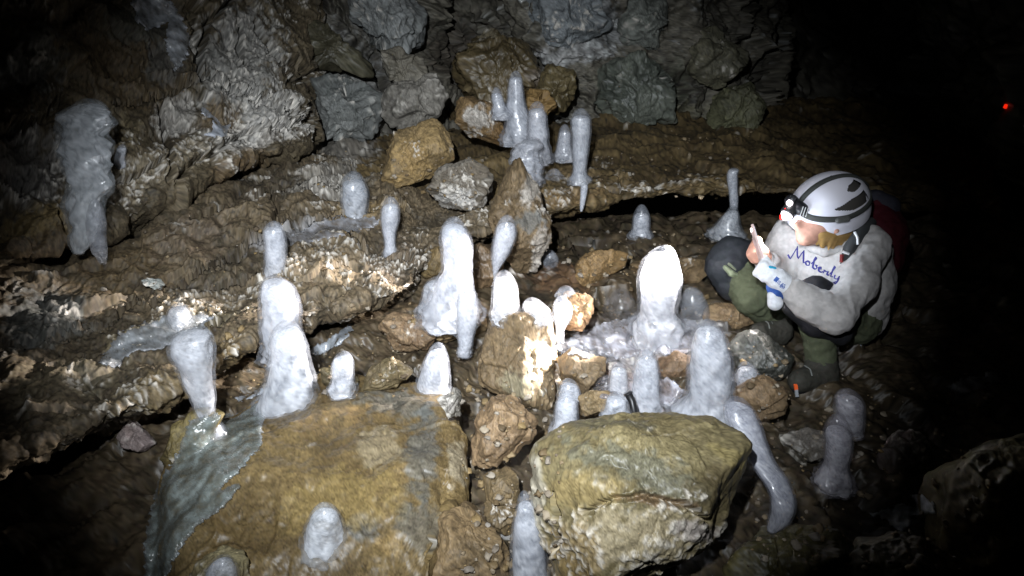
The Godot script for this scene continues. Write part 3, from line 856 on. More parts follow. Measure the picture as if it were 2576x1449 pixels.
	var defs := [
		# label, outline, depth, front, back, seed, c0, c1, crust amount, crust knobs, n
		["tan four-sided block with ochre patches resting on the crusted ledge", [[985, 315], [1090, 298], [1132, 322], [1142, 400], [1070, 448], [1000, 472], [953, 458]], 3.62, 0.12, 0.12, 15.0, Color(0.15, 0.105, 0.05), Color(0.26, 0.18, 0.08), -0.55, 0.006, 84, [[1030, 400, 60, 50, 0.2, Color(0.3, 0.2, 0.08), 0.6, 0.2]]],
		["brown wedge rock with white crust leaning behind the tan block", [[1130, 262], [1180, 233], [1252, 268], [1312, 350], [1296, 388], [1205, 352], [1128, 325]], 3.95, 0.12, 0.2, 16.0, Color(0.11, 0.07, 0.03), Color(0.2, 0.13, 0.06), -0.5, 0.006, 70, [[1200, 300, 40, 40, 0.4, PALE, 0.7, 0.8], [1270, 350, 40, 40, 0.0, Color(0.17, 0.10, 0.04), 0.8, -0.3]]],
		["flat pale grey rock lying below the tan block", [[1060, 485], [1110, 420], [1180, 393], [1245, 430], [1252, 490], [1222, 522], [1130, 532], [1072, 510]], 3.45, 0.08, 0.12, 17.0, Color(0.12, 0.10, 0.075), Color(0.22, 0.2, 0.17), -0.1, 0.008, 76, [[1150, 500, 60, 25, 0.1, WHITE, 0.5, 0.8]]],
		["ochre slab tilted against the foot of the upright slab", [[1380, 722], [1432, 660], [1540, 606], [1588, 622], [1572, 682], [1500, 708], [1420, 735]], 3.22, 0.08, 0.14, 18.0, Color(0.13, 0.082, 0.034), Color(0.22, 0.14, 0.06), -0.9, 0.0, 76, []],
		["long brown rock lying under the lip of the rear shelf", [[1570, 690], [1600, 640], [1740, 628], [1800, 672], [1760, 712], [1640, 720]], 3.25, 0.09, 0.14, 19.0, Color(0.11, 0.072, 0.035), Color(0.2, 0.14, 0.075), -0.5, 0.006, 70, []],
		["spongy tan cinder beside the pedestal rock", [[1405, 745], [1450, 735], [1488, 752], [1490, 806], [1462, 842], [1415, 842]], 2.75, 0.07, 0.08, 20.0, Color(0.2, 0.12, 0.06), Color(0.3, 0.19, 0.10), -0.3, 0.012, 56, []],
		["spongy reddish cinder lump under the ledge lip", [[930, 800], [985, 782], [1060, 790], [1128, 830], [1070, 880], [980, 878]], 2.82, 0.07, 0.1, 21.0, Color(0.12, 0.075, 0.04), Color(0.22, 0.15, 0.085), -0.1, 0.012, 70, []],
		["reddish brown pitted rock between the big slab and the olive boulder", [[1182, 1075], [1238, 1000], [1292, 996], [1368, 1070], [1320, 1125], [1250, 1200], [1185, 1150]], 2.2, 0.1, 0.12, 22.0, Color(0.13, 0.085, 0.045), Color(0.23, 0.155, 0.085), -0.7, 0.006, 84, []],
		["brown angular rock beside the hidden ice wedge", [[1198, 1205], [1300, 1180], [1322, 1270], [1292, 1362], [1225, 1320]], 2.06, 0.08, 0.12, 23.0, Color(0.11, 0.078, 0.038), Color(0.2, 0.14, 0.07), -0.5, 0.006, 70, []],
		["cracked brown rock at the foot of the big slab", [[1080, 1300], [1190, 1268], [1285, 1370], [1300, 1480], [1040, 1500]], 1.95, 0.09, 0.15, 24.0, Color(0.11, 0.076, 0.038), Color(0.19, 0.13, 0.065), -0.6, 0.005, 84, []],
		["dark brown rock behind the small ice stump on the big slab", [[900, 985], [930, 910], [985, 890], [1035, 925], [1045, 985]], 2.42, 0.09, 0.12, 25.0, Color(0.085, 0.066, 0.035), Color(0.15, 0.115, 0.06), -0.7, 0.005, 60, []],
		["dark olive rock wedged behind the ice stump", [[770, 985], [800, 930], [880, 925], [920, 985]], 2.44, 0.08, 0.12, 26.0, Color(0.075, 0.062, 0.035), Color(0.13, 0.105, 0.055), -0.8, 0.0, 52, []],
		["grey knobbly rock behind the tilted ice stump on the big slab", [[1100, 1000], [1140, 970], [1170, 990], [1165, 1050], [1125, 1062]], 2.22, 0.05, 0.08, 27.0, Color(0.13, 0.12, 0.10), Color(0.24, 0.22, 0.2), 0.2, 0.008, 52, []],
		["small tan rock behind the olive boulder", [[1450, 1000], [1500, 978], [1545, 990], [1540, 1045], [1460, 1050]], 2.3, 0.05, 0.08, 28.0, Color(0.14, 0.10, 0.05), Color(0.24, 0.17, 0.09), -0.6, 0.006, 48, []],
		["brown rock under the frosted ice between the ice stumps", [[1640, 905], [1700, 888], [1750, 900], [1745, 950], [1650, 955]], 2.66, 0.05, 0.09, 29.0, Color(0.12, 0.075, 0.04), Color(0.2, 0.13, 0.075), -0.6, 0.005, 52, []],
		["dark wet rock under the frosted ice beside the pedestal", [[1405, 905], [1440, 880], [1520, 905], [1530, 960], [1470, 990], [1410, 980]], 2.62, 0.06, 0.1, 30.0, Color(0.10, 0.07, 0.04), Color(0.19, 0.135, 0.075), -0.4, 0.008, 60, []],
		["brown block behind the smaller ice stump near the caver's boots", [[1770, 790], [1800, 762], [1880, 770], [1900, 815], [1850, 830], [1780, 825]], 2.98, 0.07, 0.1, 31.0, Color(0.13, 0.085, 0.045), Color(0.22, 0.15, 0.08), -0.7, 0.005, 56, []],
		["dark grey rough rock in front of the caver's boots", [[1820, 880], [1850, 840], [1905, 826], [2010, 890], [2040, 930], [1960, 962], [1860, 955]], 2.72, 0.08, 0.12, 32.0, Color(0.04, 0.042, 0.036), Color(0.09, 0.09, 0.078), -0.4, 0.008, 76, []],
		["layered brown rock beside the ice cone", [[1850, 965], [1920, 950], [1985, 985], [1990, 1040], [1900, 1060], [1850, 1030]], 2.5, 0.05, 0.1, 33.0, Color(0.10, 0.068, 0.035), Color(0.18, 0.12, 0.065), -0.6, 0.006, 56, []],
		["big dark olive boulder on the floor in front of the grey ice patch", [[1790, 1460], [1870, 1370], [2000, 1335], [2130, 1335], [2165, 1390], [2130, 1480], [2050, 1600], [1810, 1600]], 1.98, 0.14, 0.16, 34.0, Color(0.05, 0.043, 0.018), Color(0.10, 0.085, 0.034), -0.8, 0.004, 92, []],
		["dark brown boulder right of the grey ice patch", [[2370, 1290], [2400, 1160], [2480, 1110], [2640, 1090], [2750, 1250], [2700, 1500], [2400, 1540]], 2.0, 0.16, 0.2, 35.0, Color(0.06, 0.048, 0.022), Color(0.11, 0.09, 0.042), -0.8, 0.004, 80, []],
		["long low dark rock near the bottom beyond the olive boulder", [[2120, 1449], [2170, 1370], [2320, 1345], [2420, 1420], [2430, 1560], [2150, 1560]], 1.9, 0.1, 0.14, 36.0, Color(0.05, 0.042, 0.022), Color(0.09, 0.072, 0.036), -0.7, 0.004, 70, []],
		["dark knobbly rock behind the pair of rounded ice stumps", [[1960, 1120], [2000, 1085], [2080, 1080], [2090, 1140], [2010, 1170]], 2.5, 0.06, 0.1, 37.0, Color(0.07, 0.06, 0.045), Color(0.15, 0.135, 0.12), -0.3, 0.008, 56, []],
		["low crusted dark rock past the rounded ice stumps", [[2200, 1130], [2260, 1090], [2380, 1085], [2400, 1190], [2300, 1230], [2210, 1200]], 2.45, 0.06, 0.1, 38.0, Color(0.07, 0.055, 0.045), Color(0.15, 0.12, 0.11), -0.3, 0.008, 60, []],
		["green-brown slab tucked beneath the ice column's foot", [[395, 1170], [420, 1080], [500, 1030], [560, 1050], [500, 1160], [430, 1260]], 2.2, 0.07, 0.12, 39.0, Color(0.095, 0.072, 0.028), Color(0.155, 0.12, 0.045), -0.8, 0.0, 70, []],
		["small purple-grey crusted stone in the dark under the ledge", [[300, 1085], [325, 1065], [350, 1080], [382, 1115], [360, 1140], [310, 1130]], 2.35, 0.04, 0.06, 40.0, Color(0.13, 0.10, 0.09), Color(0.25, 0.2, 0.19), 0.1, 0.008, 48, []],
		["small white crusted stone lying alone on the sloping ledge", [[350, 700], [375, 690], [402, 698], [412, 715], [390, 732], [362, 722]], 2.66, 0.03, 0.05, 41.0, Color(0.3, 0.32, 0.3), Color(0.5, 0.52, 0.5), 0.3, 0.006, 44, []],
		["mossy crusted rock round the lowest ice knob in the foreground", [[470, 1449], [500, 1400], [560, 1378], [620, 1385], [640, 1449], [560, 1520]], 1.78, 0.05, 0.1, 42.0, Color(0.12, 0.09, 0.045), Color(0.2, 0.17, 0.09), 0.1, 0.008, 64, []],
		["pale grey boulder high on the back wall", [[870, -40], [1000, -60], [1082, 20], [1068, 105], [1005, 150], [925, 125], [880, 60]], 4.55, 0.16, 0.3, 43.0, Color(0.12, 0.125, 0.12), Color(0.24, 0.25, 0.245), -0.2, 0.008, 76, []],
		["dark wedge of rock pointing down the back wall", [[650, 10], [760, 20], [900, 105], [985, 172], [962, 192], [850, 178], [720, 140]], 4.3, 0.14, 0.3, 44.0, Color(0.05, 0.045, 0.028), Color(0.10, 0.092, 0.06), -0.7, 0.004, 76, []],
		["pale brown rock under the dark wedge", [[930, 130], [1000, 110], [1062, 140], [1080, 215], [1010, 240], [965, 195]], 4.42, 0.13, 0.3, 45.0, Color(0.15, 0.135, 0.105), Color(0.26, 0.24, 0.2), -0.2, 0.006, 60, []],
		["grey block with pale streaks at the end of the upper wall", [[770, 200], [870, 182], [985, 230], [992, 310], [900, 352], [830, 345], [772, 275]], 4.25, 0.14, 0.3, 46.0, Color(0.09, 0.095, 0.09), Color(0.19, 0.195, 0.185), -0.2, 0.006, 76, []],
		["grey-brown boulder with a chip of ice behind the tan block", [[985, 235], [1090, 190], [1118, 232], [1110, 290], [1010, 335], [975, 300]], 4.25, 0.12, 0.3, 47.0, Color(0.10, 0.092, 0.078), Color(0.2, 0.185, 0.16), -0.2, 0.006, 66, []],
		["dark brown peaked boulder behind the forked ice", [[1140, 130], [1225, 60], [1330, 112], [1392, 185], [1392, 245], [1250, 290], [1115, 255]], 4.7, 0.2, 0.3, 48.0, Color(0.06, 0.045, 0.022), Color(0.125, 0.095, 0.05), -0.6, 0.006, 84, [[1225, 75, 40, 20, 0.3, Color(0.22, 0.19, 0.13), 0.7, 0.3], [1360, 200, 40, 30, 0.4, Color(0.2, 0.17, 0.15), 0.5, 0.3]]],
		["dark square block behind the tall clubbed ice", [[1385, 178], [1450, 178], [1448, 262], [1400, 282], [1345, 250]], 4.6, 0.12, 0.25, 49.0, Color(0.075, 0.058, 0.028), Color(0.14, 0.11, 0.055), -0.7, 0.004, 56, []],
		["small orange-brown rock behind the forked ice", [[1305, 240], [1385, 232], [1400, 268], [1372, 300], [1310, 300]], 4.3, 0.1, 0.2, 50.0, Color(0.15, 0.092, 0.032), Color(0.24, 0.15, 0.055), -0.8, 0.0, 52, []],
		["grey crusted rock hanging in the top of the back wall", [[1300, -40], [1460, -60], [1545, 10], [1520, 80], [1430, 125], [1345, 100]], 4.85, 0.16, 0.3, 51.0, Color(0.11, 0.12, 0.125), Color(0.22, 0.24, 0.25), 0.0, 0.010, 76, []],
		["grey-green boulder in the right half of the back wall", [[1500, 170], [1640, 130], [1705, 205], [1690, 300], [1570, 318], [1490, 265]], 4.95, 0.16, 0.3, 52.0, Color(0.065, 0.072, 0.06), Color(0.13, 0.14, 0.115), -0.5, 0.006, 76, []],
		["dim brown boulder beside the mouth of the dark passage", [[1715, 105], [1800, 70], [1882, 140], [1860, 205], [1745, 200]], 5.1, 0.14, 0.3, 53.0, Color(0.085, 0.08, 0.055), Color(0.16, 0.15, 0.10), -0.4, 0.006, 60, []],
		["rounded olive boulder at the edge of the dark passage", [[1775, 235], [1890, 205], [1932, 270], [1905, 335], [1800, 322]], 5.15, 0.14, 0.3, 54.0, Color(0.08, 0.078, 0.045), Color(0.15, 0.15, 0.085), -0.5, 0.006, 60, []],
		["grey rock high beside the dark passage", [[1560, 10], [1680, -20], [1715, 60], [1660, 120], [1570, 100]], 5.0, 0.14, 0.3, 55.0, Color(0.08, 0.085, 0.075), Color(0.17, 0.18, 0.16), -0.3, 0.006, 60, []],
		["brown rock under the tall ice with the flared foot", [[1055, 640], [1110, 605], [1150, 640], [1140, 700], [1060, 710]], 3.2, 0.07, 0.12, 56.0, Color(0.10, 0.07, 0.03), Color(0.18, 0.125, 0.055), -0.8, 0.004, 56, []],
		["dark reddish rock behind the tall ice with the flared foot", [[1150, 640], [1220, 590], [1270, 640], [1260, 720], [1180, 740]], 3.3, 0.07, 0.12, 57.0, Color(0.09, 0.06, 0.035), Color(0.15, 0.10, 0.055), -0.8, 0.004, 56, []],
		["dark brown rock supporting the tall ice with the flared foot", [[1040, 790], [1120, 752], [1215, 765], [1220, 830], [1150, 860], [1070, 850]], 2.86, 0.09, 0.14, 58.0, Color(0.085, 0.058, 0.03), Color(0.15, 0.105, 0.055), -0.6, 0.006, 70, []],
	]
	for k in defs:
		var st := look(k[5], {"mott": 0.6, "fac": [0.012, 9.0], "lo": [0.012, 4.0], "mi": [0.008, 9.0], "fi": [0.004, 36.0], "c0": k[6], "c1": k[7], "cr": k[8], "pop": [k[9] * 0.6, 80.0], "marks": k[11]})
		if k[2] > 4.0: st.merge({"fac": [0.05, 4.0], "lo": [0.03, 2.2], "mi": [0.018, 5.5], "fi": [0.008, 22.0], "pop": [k[9], 45.0]}, true)
		var spec: bool = k[6].get_luminance() < 0.07
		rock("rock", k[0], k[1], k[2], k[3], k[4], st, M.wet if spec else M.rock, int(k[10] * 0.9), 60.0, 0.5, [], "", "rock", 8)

# loose grit and small stones lying on the floor, the ledges and between the boulders
func gravel() -> void:
	var rng := RandomNumberGenerator.new()
	rng.seed = 77
	var st := SurfaceTool.new()
	st.begin(Mesh.PRIMITIVE_TRIANGLES)
	var pts := PackedVector3Array()
	var nu := 9
	var nv := 6
	for j in nv:
		for i in nu:
			var th := PI * j / (nv - 1)
			var ph := TAU * i / nu
			var v := Vector3(sin(th) * sin(ph), cos(th), sin(th) * cos(ph))
			pts.append(v * (1.0 + 0.45 * nV.get_noise_3dv(v * 1.3 + Vector3(3, 1, 2))))
	var mesh := grid_mesh(pts, nu, nv, true, PackedColorArray())
	var places := []
	for area in [[1160, 960, 1420, 1440, 170], [1380, 690, 1990, 1010, 230], [560, 780, 1180, 1000, 170], [240, 560, 1060, 800, 80], [1880, 940, 2500, 1440, 220], [1380, 580, 1900, 700, 110], [780, 380, 1240, 540, 130], [1400, 330, 1900, 500, 110]]:
		for n in area[4]:
			var p := hit(rng.randf_range(area[0], area[2]), rng.randf_range(area[1], area[3]))
			var s := 0.003 + 0.010 * pow(rng.randf(), 4.0)
			var b := Basis.from_euler(Vector3(rng.randf() * TAU, rng.randf() * TAU, rng.randf() * TAU)).scaled(Vector3(s, s * rng.randf_range(0.6, 0.9), s * rng.randf_range(0.7, 1.3)))
			places.append(Transform3D(b, p + Vector3(0, s * 0.35, 0)))
	var mm := MultiMesh.new()
	mm.transform_format = MultiMesh.TRANSFORM_3D
	mm.use_colors = true
	mm.mesh = mesh
	mm.instance_count = places.size()
	for n in places.size():
		mm.set_instance_transform(n, places[n])
		var c := BROWN0.lerp(OCHRE, rng.randf()).lerp(PALE, 0.5 * pow(rng.randf(), 2.0))
		mm.set_instance_color(n, c)
	var o := MultiMeshInstance3D.new()
	o.name = "gravel"
	o.multimesh = mm
	o.material_override = M.rock
	add_child(o)
	tag(o, "loose grit and small stones scattered between the boulders and ledges", "gravel", "", "stuff")

func ice_things() -> void:
	# --- flows and glazes first, so that stumps can stand on them ---
	film("ice_flow", "grey translucent ice flow running down the left of the big brown slab",
		[[475, 1060], [540, 1040], [600, 1045], [640, 1010], [690, 960], [740, 930], [800, 935], [770, 975], [690, 1010], [662, 1060], [660, 1120], [600, 1190], [560, 1230], [590, 1215], [612, 1222], [560, 1280], [500, 1320], [455, 1380], [420, 1449], [430, 1500], [370, 1500], [360, 1400], [375, 1290], [400, 1210], [440, 1150]], 0.022, 16.0,
		{"seed": 1.0, "dark": Color(0.13, 0.155, 0.145), "tint": Color(0.27, 0.31, 0.30), "edge": Color(0.55, 0.58, 0.64), "dirt": 0.4, "full": 0.62}, M.film, null, 3.0, 4)
	film("ice_flow", "thin grey ice glaze with a round knob lying on the sloping ledge",
		[[270, 880], [300, 835], [370, 810], [430, 790], [500, 790], [545, 795], [515, 815], [535, 845], [480, 850], [430, 870], [400, 880], [330, 885], [300, 925], [240, 915]], 0.018, 18.0, {"seed": 2.0, "dark": Color(0.2, 0.21, 0.21), "tint": Color(0.38, 0.40, 0.42), "dirt": 0.25, "solid": true}, M.film)
	film("ice_flow", "frosted white ice apron spread round the largest ice stumps",
		[[1430, 850], [1500, 820], [1580, 800], [1640, 790], [1720, 800], [1790, 830], [1770, 880], [1700, 895], [1620, 890], [1560, 905], [1480, 880]], 0.02, 22.0, {"seed": 3.0, "dark": Color(0.33, 0.31, 0.33), "tint": Color(0.62, 0.62, 0.68), "dirt": 0.6, "solid": true}, M.film)
	film("ice_flow", "thin ice glaze on the ledge round the foot of the wide blue-grey ice stump",
		[[720, 600], [780, 570], [850, 545], [940, 545], [960, 560], [900, 585], [820, 600], [740, 615]], 0.012, 14.0, {"seed": 4.0, "dark": Color(0.14, 0.12, 0.10), "tint": Color(0.30, 0.30, 0.32), "dirt": 0.5}, M.film)
	film("ice_flow", "grey ice tongue hanging on the upper wall near the top edge",
		[[330, 0], [400, -20], [450, 30], [478, 90], [470, 150], [440, 180], [430, 150], [415, 110], [420, 60], [370, 80], [345, 50]], 0.03, 14.0, {"seed": 5.0, "dark": Color(0.25, 0.26, 0.27), "tint": Color(0.45, 0.47, 0.5), "dirt": 0.3}, M.film)
	film("ice_flow", "curled scrap of grey ice stuck on the upper wall above the ledge",
		[[505, 268], [525, 275], [545, 300], [560, 315], [580, 312], [570, 345], [530, 345], [500, 340], [535, 325], [530, 300], [508, 285]], 0.012, 8.0, {"seed": 6.0, "rag": 3.0}, M.film, null, 3.0)
	film("ice_flow", "lone grey ice patch on the dark floor right of the olive boulder",
		[[2180, 1290], [2230, 1280], [2270, 1265], [2310, 1275], [2290, 1245], [2320, 1240], [2355, 1275], [2350, 1295], [2290, 1300], [2295, 1330], [2260, 1335], [2220, 1305]], 0.015, 12.0, {"seed": 7.0, "tint": Color(0.75, 0.8, 0.86), "dark": Color(0.55, 0.6, 0.64), "dirt": 0.1}, M.film)
	film("ice_flow", "wet ice skin behind the big slab under the ledge",
		[[590, 1000], [650, 985], [680, 950], [690, 985], [640, 1000], [600, 1015]], 0.01, 8.0, {"seed": 8.0, "tint": Color(0.5, 0.54, 0.6)}, M.film, null, 3.0)
	film("ice_flow", "dim grey ice skin in the gap above the big slab",
		[[775, 880], [830, 850], [880, 815], [890, 830], [850, 870], [800, 895]], 0.012, 8.0, {"seed": 9.0, "tint": Color(0.4, 0.43, 0.47)}, M.film, null, 3.0)
	film("ice_flow", "small ice scrap on the floor beyond the rounded ice stumps",
		[[2380, 975], [2420, 950], [2470, 945], [2500, 930], [2515, 960], [2470, 985], [2410, 995]], 0.015, 10.0, {"seed": 10.0, "tint": Color(0.5, 0.52, 0.6)}, M.film)
	film("ice_flow", "bluish sliver of ice on the floor behind the caver",
		[[2155, 850], [2172, 815], [2182, 830], [2178, 860], [2168, 878]], 0.012, 7.0, {"seed": 11.0, "tint": Color(0.5, 0.56, 0.62), "rag": 2.0}, M.film, null, 3.0)
	film("ice_flow", "shiny ice film beside the foot of the pedestal rock",
		[[1395, 870], [1415, 850], [1450, 850], [1470, 870], [1480, 900], [1440, 895], [1410, 890]], 0.015, 9.0, {"seed": 12.0, "tint": Color(0.72, 0.73, 0.78), "dark": Color(0.5, 0.5, 0.55)}, M.film, null, 3.0)
	film("ice_flow", "wet dark ice film under the two frosted ice stumps",
		[[1500, 965], [1540, 940], [1600, 960], [1680, 950], [1720, 980], [1700, 1020], [1620, 1030], [1560, 1010], [1510, 1000]], 0.012, 12.0, {"seed": 13.0, "tint": Color(0.5, 0.5, 0.56), "dark": Color(0.22, 0.18, 0.17), "dirt": 0.6}, M.film)
	# --- the long ice column on the left wall ---
	ice("tall lumpy translucent ice column frozen to the upper wall, ending in two drips",
		[[196, 640, 12, 0.04], [202, 605, 30, 0.04], [214, 550, 50, 0.02], [220, 490, 60, 0.0], [224, 440, 56, -0.02], [212, 395, 68, -0.06], [206, 340, 74, -0.12], [212, 295, 68, -0.17], [218, 268, 48, -0.2], [220, 247, 0, -0.2]], {"called": "ice_column", "lump": 0.22, "dark": Color(0.28, 0.31, 0.32), "tint": Color(0.52, 0.56, 0.60), "dirt": 0.35, "back": 0.0, "sink": 0.0, "flat": 0.55, "rough": 2.0, "drip": 0.3, "group": ""}, M.column, 2.62)
	ice("thin clear drip hanging beside the tip of the tall ice column",
		[[260, 664, 6], [253, 635, 14], [245, 600, 22], [242, 560, 24], [240, 525, 18], [238, 500, 0]], {"called": "icicle", "back": 0.0, "sink": 0.0, "group": ""}, M.clear, 2.56)
	ice("small ice frill on the wall beside the tall ice column",
		[[302, 425, 16], [300, 400, 15], [306, 375, 13], [308, 362, 0]], {"called": "ice_dome", "back": 0.2, "flat": 0.5, "group": ""})
	# --- on the sloping ledge ---
	ice("bullet-shaped ice stump on the ledge above the two-lobed ice mass",
		[[690, 683, 26], [692, 655, 29], [692, 610, 30], [688, 580, 27], [687, 556, 0]])
	ice("wide blue-grey ice stump with a flat foot high on the ledge",
		[[893, 550, 42], [893, 532, 36], [892, 490, 37], [889, 462, 32], [888, 430, 0]], {"tint": Color(0.52, 0.56, 0.63), "dark": Color(0.4, 0.44, 0.5)})
	ice("slim club-shaped ice stump with a narrow neck on the ledge lip",
		[[981, 640, 19], [981, 615, 16], [980, 585, 19], [981, 550, 26], [982, 522, 24], [982, 494, 0]])
	ice("round ice knob sitting on the thin grey glaze", [[452, 812, 34], [450, 795, 32], [448, 780, 26], [448, 763, 0]], {"called": "ice_dome", "back": 0.5, "tint": Color(0.5, 0.52, 0.55), "group": ""})
	ice("upper lobe of the two-lobed white ice mass under the ledge lip",
		[[712, 880, 50], [708, 830, 55], [705, 780, 55], [700, 735, 48], [690, 712, 34], [684, 695, 0]], {"called": "ice_mass", "lump": 0.07, "dirt": 0.5, "group": ""}, null, 2.46)
	ice("lower white lobe of the ice mass pouring onto the big slab",
		[[722, 1005, 82], [728, 960, 68], [728, 910, 55], [724, 865, 48], [720, 835, 38], [718, 808, 0]], {"called": "ice_mass", "lump": 0.04, "drip": 0.3, "dirt": 0.15, "tint": Color(0.68, 0.71, 0.77), "sink": 0.25, "group": ""}, null, 2.32)
	ice("dirty ice column bridging the ledge and the big slab",
		[[522, 1098, 52], [519, 1062, 30], [514, 1020, 28], [505, 975, 38], [492, 925, 50], [484, 880, 58], [482, 850, 52], [484, 828, 0]], {"called": "ice_column", "lump": 0.07, "dirt": 0.6, "dark": Color(0.38, 0.40, 0.43), "sink": 0.08, "back": 0.3, "drip": 0.4, "group": ""}, M.column, 2.22)
	# --- in the middle ---
	ice("tall bulb-headed ice stump with a flared dirty foot",
		[[1130, 782, 74], [1135, 750, 62], [1142, 715, 52], [1148, 680, 42], [1148, 640, 42], [1146, 605, 42], [1143, 575, 34], [1141, 545, 0]], {"lump": 0.06, "dirt": 0.35, "back": 0.25})
	ice("grey ice hump leaning against the tall bulb-headed ice stump",
		[[1092, 780, 36], [1092, 745, 34], [1096, 715, 26], [1102, 695, 0]], {"called": "ice_dome", "dirt": 0.5, "lump": 0.14, "back": 0.2, "tint": Color(0.48, 0.5, 0.56), "group": ""})
	ice("leaning ice bulb tapering to a thin stem before the upright slab",
		[[1246, 690, 5], [1250, 668, 13], [1260, 630, 27], [1270, 595, 30], [1273, 570, 26], [1277, 540, 0]], {"dirt": 0.4, "back": 0.0}, null, 3.02)
	ice("smooth ice bulb narrowing to a stem left of the pedestal",
		[[1169, 878, 16], [1171, 850, 22], [1174, 810, 29], [1174, 770, 30], [1175, 742, 25], [1176, 716, 0]], {"back": 0.2}, null, 2.66)
	ice("tallest white ice knob on top of the pedestal", [[1271, 792, 36], [1271, 760, 36], [1270, 725, 34], [1269, 706, 28], [1268, 680, 0]], {"dirt": 0.0, "tint": Color(0.75, 0.76, 0.8), "dark": Color(0.66, 0.68, 0.74)})
	ice("squat slanting ice knob on top of the pedestal", [[1352, 802, 36], [1350, 785, 37], [1343, 770, 30], [1338, 750, 0]], {"dirt": 0.0, "tint": Color(0.75, 0.76, 0.8), "dark": Color(0.66, 0.68, 0.74)})
	ice("ice bulb on a thin stem at the right edge of the pedestal", [[1408, 850, 9], [1410, 825, 13], [1415, 795, 24], [1415, 772, 25], [1412, 745, 0]], {"dirt": 0.0, "tint": Color(0.75, 0.76, 0.8), "back": 0.0}, null, 2.62)
	ice("low ice dome behind the spongy cinder", [[1424, 745, 26], [1424, 735, 24], [1424, 720, 0]], {"called": "ice_dome", "group": ""}, M.clear)
	ice("bluish ice dome beside the foot of the upright slab", [[1385, 672, 18], [1385, 650, 20], [1382, 628, 0]], {"called": "ice_dome", "group": ""}, M.clear)
	ice("largest ice stump, blazing white with a clear knobbed head",
		[[1655, 815, 62], [1656, 785, 52], [1658, 745, 55], [1660, 705, 58], [1660, 670, 52], [1666, 645, 38], [1676, 618, 0]], {"dirt": 0.1, "sink": 0.35, "back": 0.0, "tint": Color(0.75, 0.77, 0.82)}, null, 2.85)
	ice("clear lumpy ice stump behind the tall ice cone", [[1748, 835, 42], [1748, 800, 38], [1746, 765, 35], [1744, 745, 28], [1742, 722, 0]], {"dirt": 0.3, "tint": Color(0.5, 0.53, 0.57)}, M.clear)
	ice("glassy ice hood over brown rock left of the largest ice stump", [[1562, 815, 50], [1562, 780, 46], [1562, 755, 36], [1562, 726, 0]], {"called": "ice_dome", "dirt": 0.9, "tint": Color(0.36, 0.36, 0.38), "dark": Color(0.2, 0.17, 0.14), "group": ""}, M.clear)
	ice("tall smooth ice cone with a spreading foot",
		[[1780, 1040, 84], [1786, 1000, 66], [1788, 960, 63], [1788, 910, 58], [1786, 865, 50], [1784, 835, 38], [1782, 804, 0]], {"dirt": 0.1, "lump": 0.05, "sink": 0.15}, null, 2.36)
	ice("low ice dome beside the tall ice cone", [[1882, 955, 36], [1880, 935, 28], [1878, 910, 0]], {"called": "ice_dome", "group": ""})
	ice("glassy ice stump with a frosted pitted foot before the largest one", [[1624, 1022, 42], [1624, 985, 40], [1626, 940, 36], [1627, 910, 30], [1628, 880, 0]], {"dirt": 0.2}, null, 2.48)
	ice("small bright ice stump with a sugary foot", [[1556, 990, 27], [1556, 960, 26], [1557, 935, 23], [1558, 912, 0]], {"tint": Color(0.75, 0.76, 0.8)}, null, 2.52)
	ice("dark wet ice dome behind the small bright ice stump", [[1522, 990, 30], [1524, 968, 26], [1528, 945, 0]], {"called": "ice_dome", "dirt": 0.7, "tint": Color(0.45, 0.46, 0.5), "dark": Color(0.2, 0.2, 0.22), "group": ""}, M.clear, 2.56)
	ice("rounded ice stump at the left shoulder of the olive boulder", [[1422, 1085, 36], [1424, 1045, 33], [1426, 1012, 29], [1428, 985, 0]], {}, null, 2.16)
	ice("small sugary ice dome at the foot of the pedestal", [[1432, 995, 28], [1432, 975, 26], [1430, 953, 0]], {"called": "ice_dome", "group": "", "dirt": 0.4}, null, 2.36)
	ice("squat ice dome peeping over the back of the olive boulder", [[1550, 1040, 34], [1550, 1010, 29], [1552, 988, 0]], {"called": "ice_dome", "group": ""}, null, 2.22)
	ice("long ice flow humped behind the olive boulder and curling down its right side",
		[[1940, 1335, 12, 0.0], [1964, 1300, 28, 0.0], [1970, 1255, 34, -0.01], [1950, 1208, 35, -0.05], [1915, 1160, 37, -0.09], [1888, 1110, 43, -0.13], [1870, 1065, 45, -0.16], [1858, 1030, 39, -0.18], [1852, 1000, 0, -0.19]], {"called": "ice_tongue", "sink": 0.0, "back": 0.0, "tint": Color(0.52, 0.54, 0.62), "dark": Color(0.38, 0.4, 0.5), "group": "", "dirt": 0.1, "drip": 0.2}, null, 2.02)
	# --- on the big slab ---
	ice("short ice stump on the upper left corner of the big slab", [[862, 978, 33], [862, 950, 31], [862, 920, 30], [863, 905, 26], [864, 884, 0]], {"back": 0.0}, null, 2.37)
	ice("slanting dirty ice stump on the upper right of the big slab", [[1086, 990, 48], [1090, 955, 44], [1096, 915, 36], [1100, 890, 27], [1102, 862, 0]], {"dirt": 0.5})
	ice("lone conical ice stump in the middle of the big slab", [[812, 1408, 76], [814, 1372, 67], [815, 1332, 56], [815, 1300, 41], [815, 1268, 0]], {"dirt": 0.05, "back": 0.8, "sink": 0.0, "tint": Color(0.68, 0.72, 0.76)})
	ice("grey ice knob at the very bottom of the big slab", [[556, 1490, 50], [556, 1440, 44], [558, 1420, 32], [560, 1400, 0]], {"called": "ice_dome", "tint": Color(0.42, 0.44, 0.48), "group": "", "dirt": 0.4}, null, 1.70)
	ice("tall pale ice wedge squeezed behind the olive boulder's left side", [[1335, 1520, 62], [1332, 1420, 52], [1328, 1340, 44], [1324, 1280, 28], [1318, 1235, 0]], {"tint": Color(0.52, 0.55, 0.62), "dirt": 0.1}, null, 1.93)
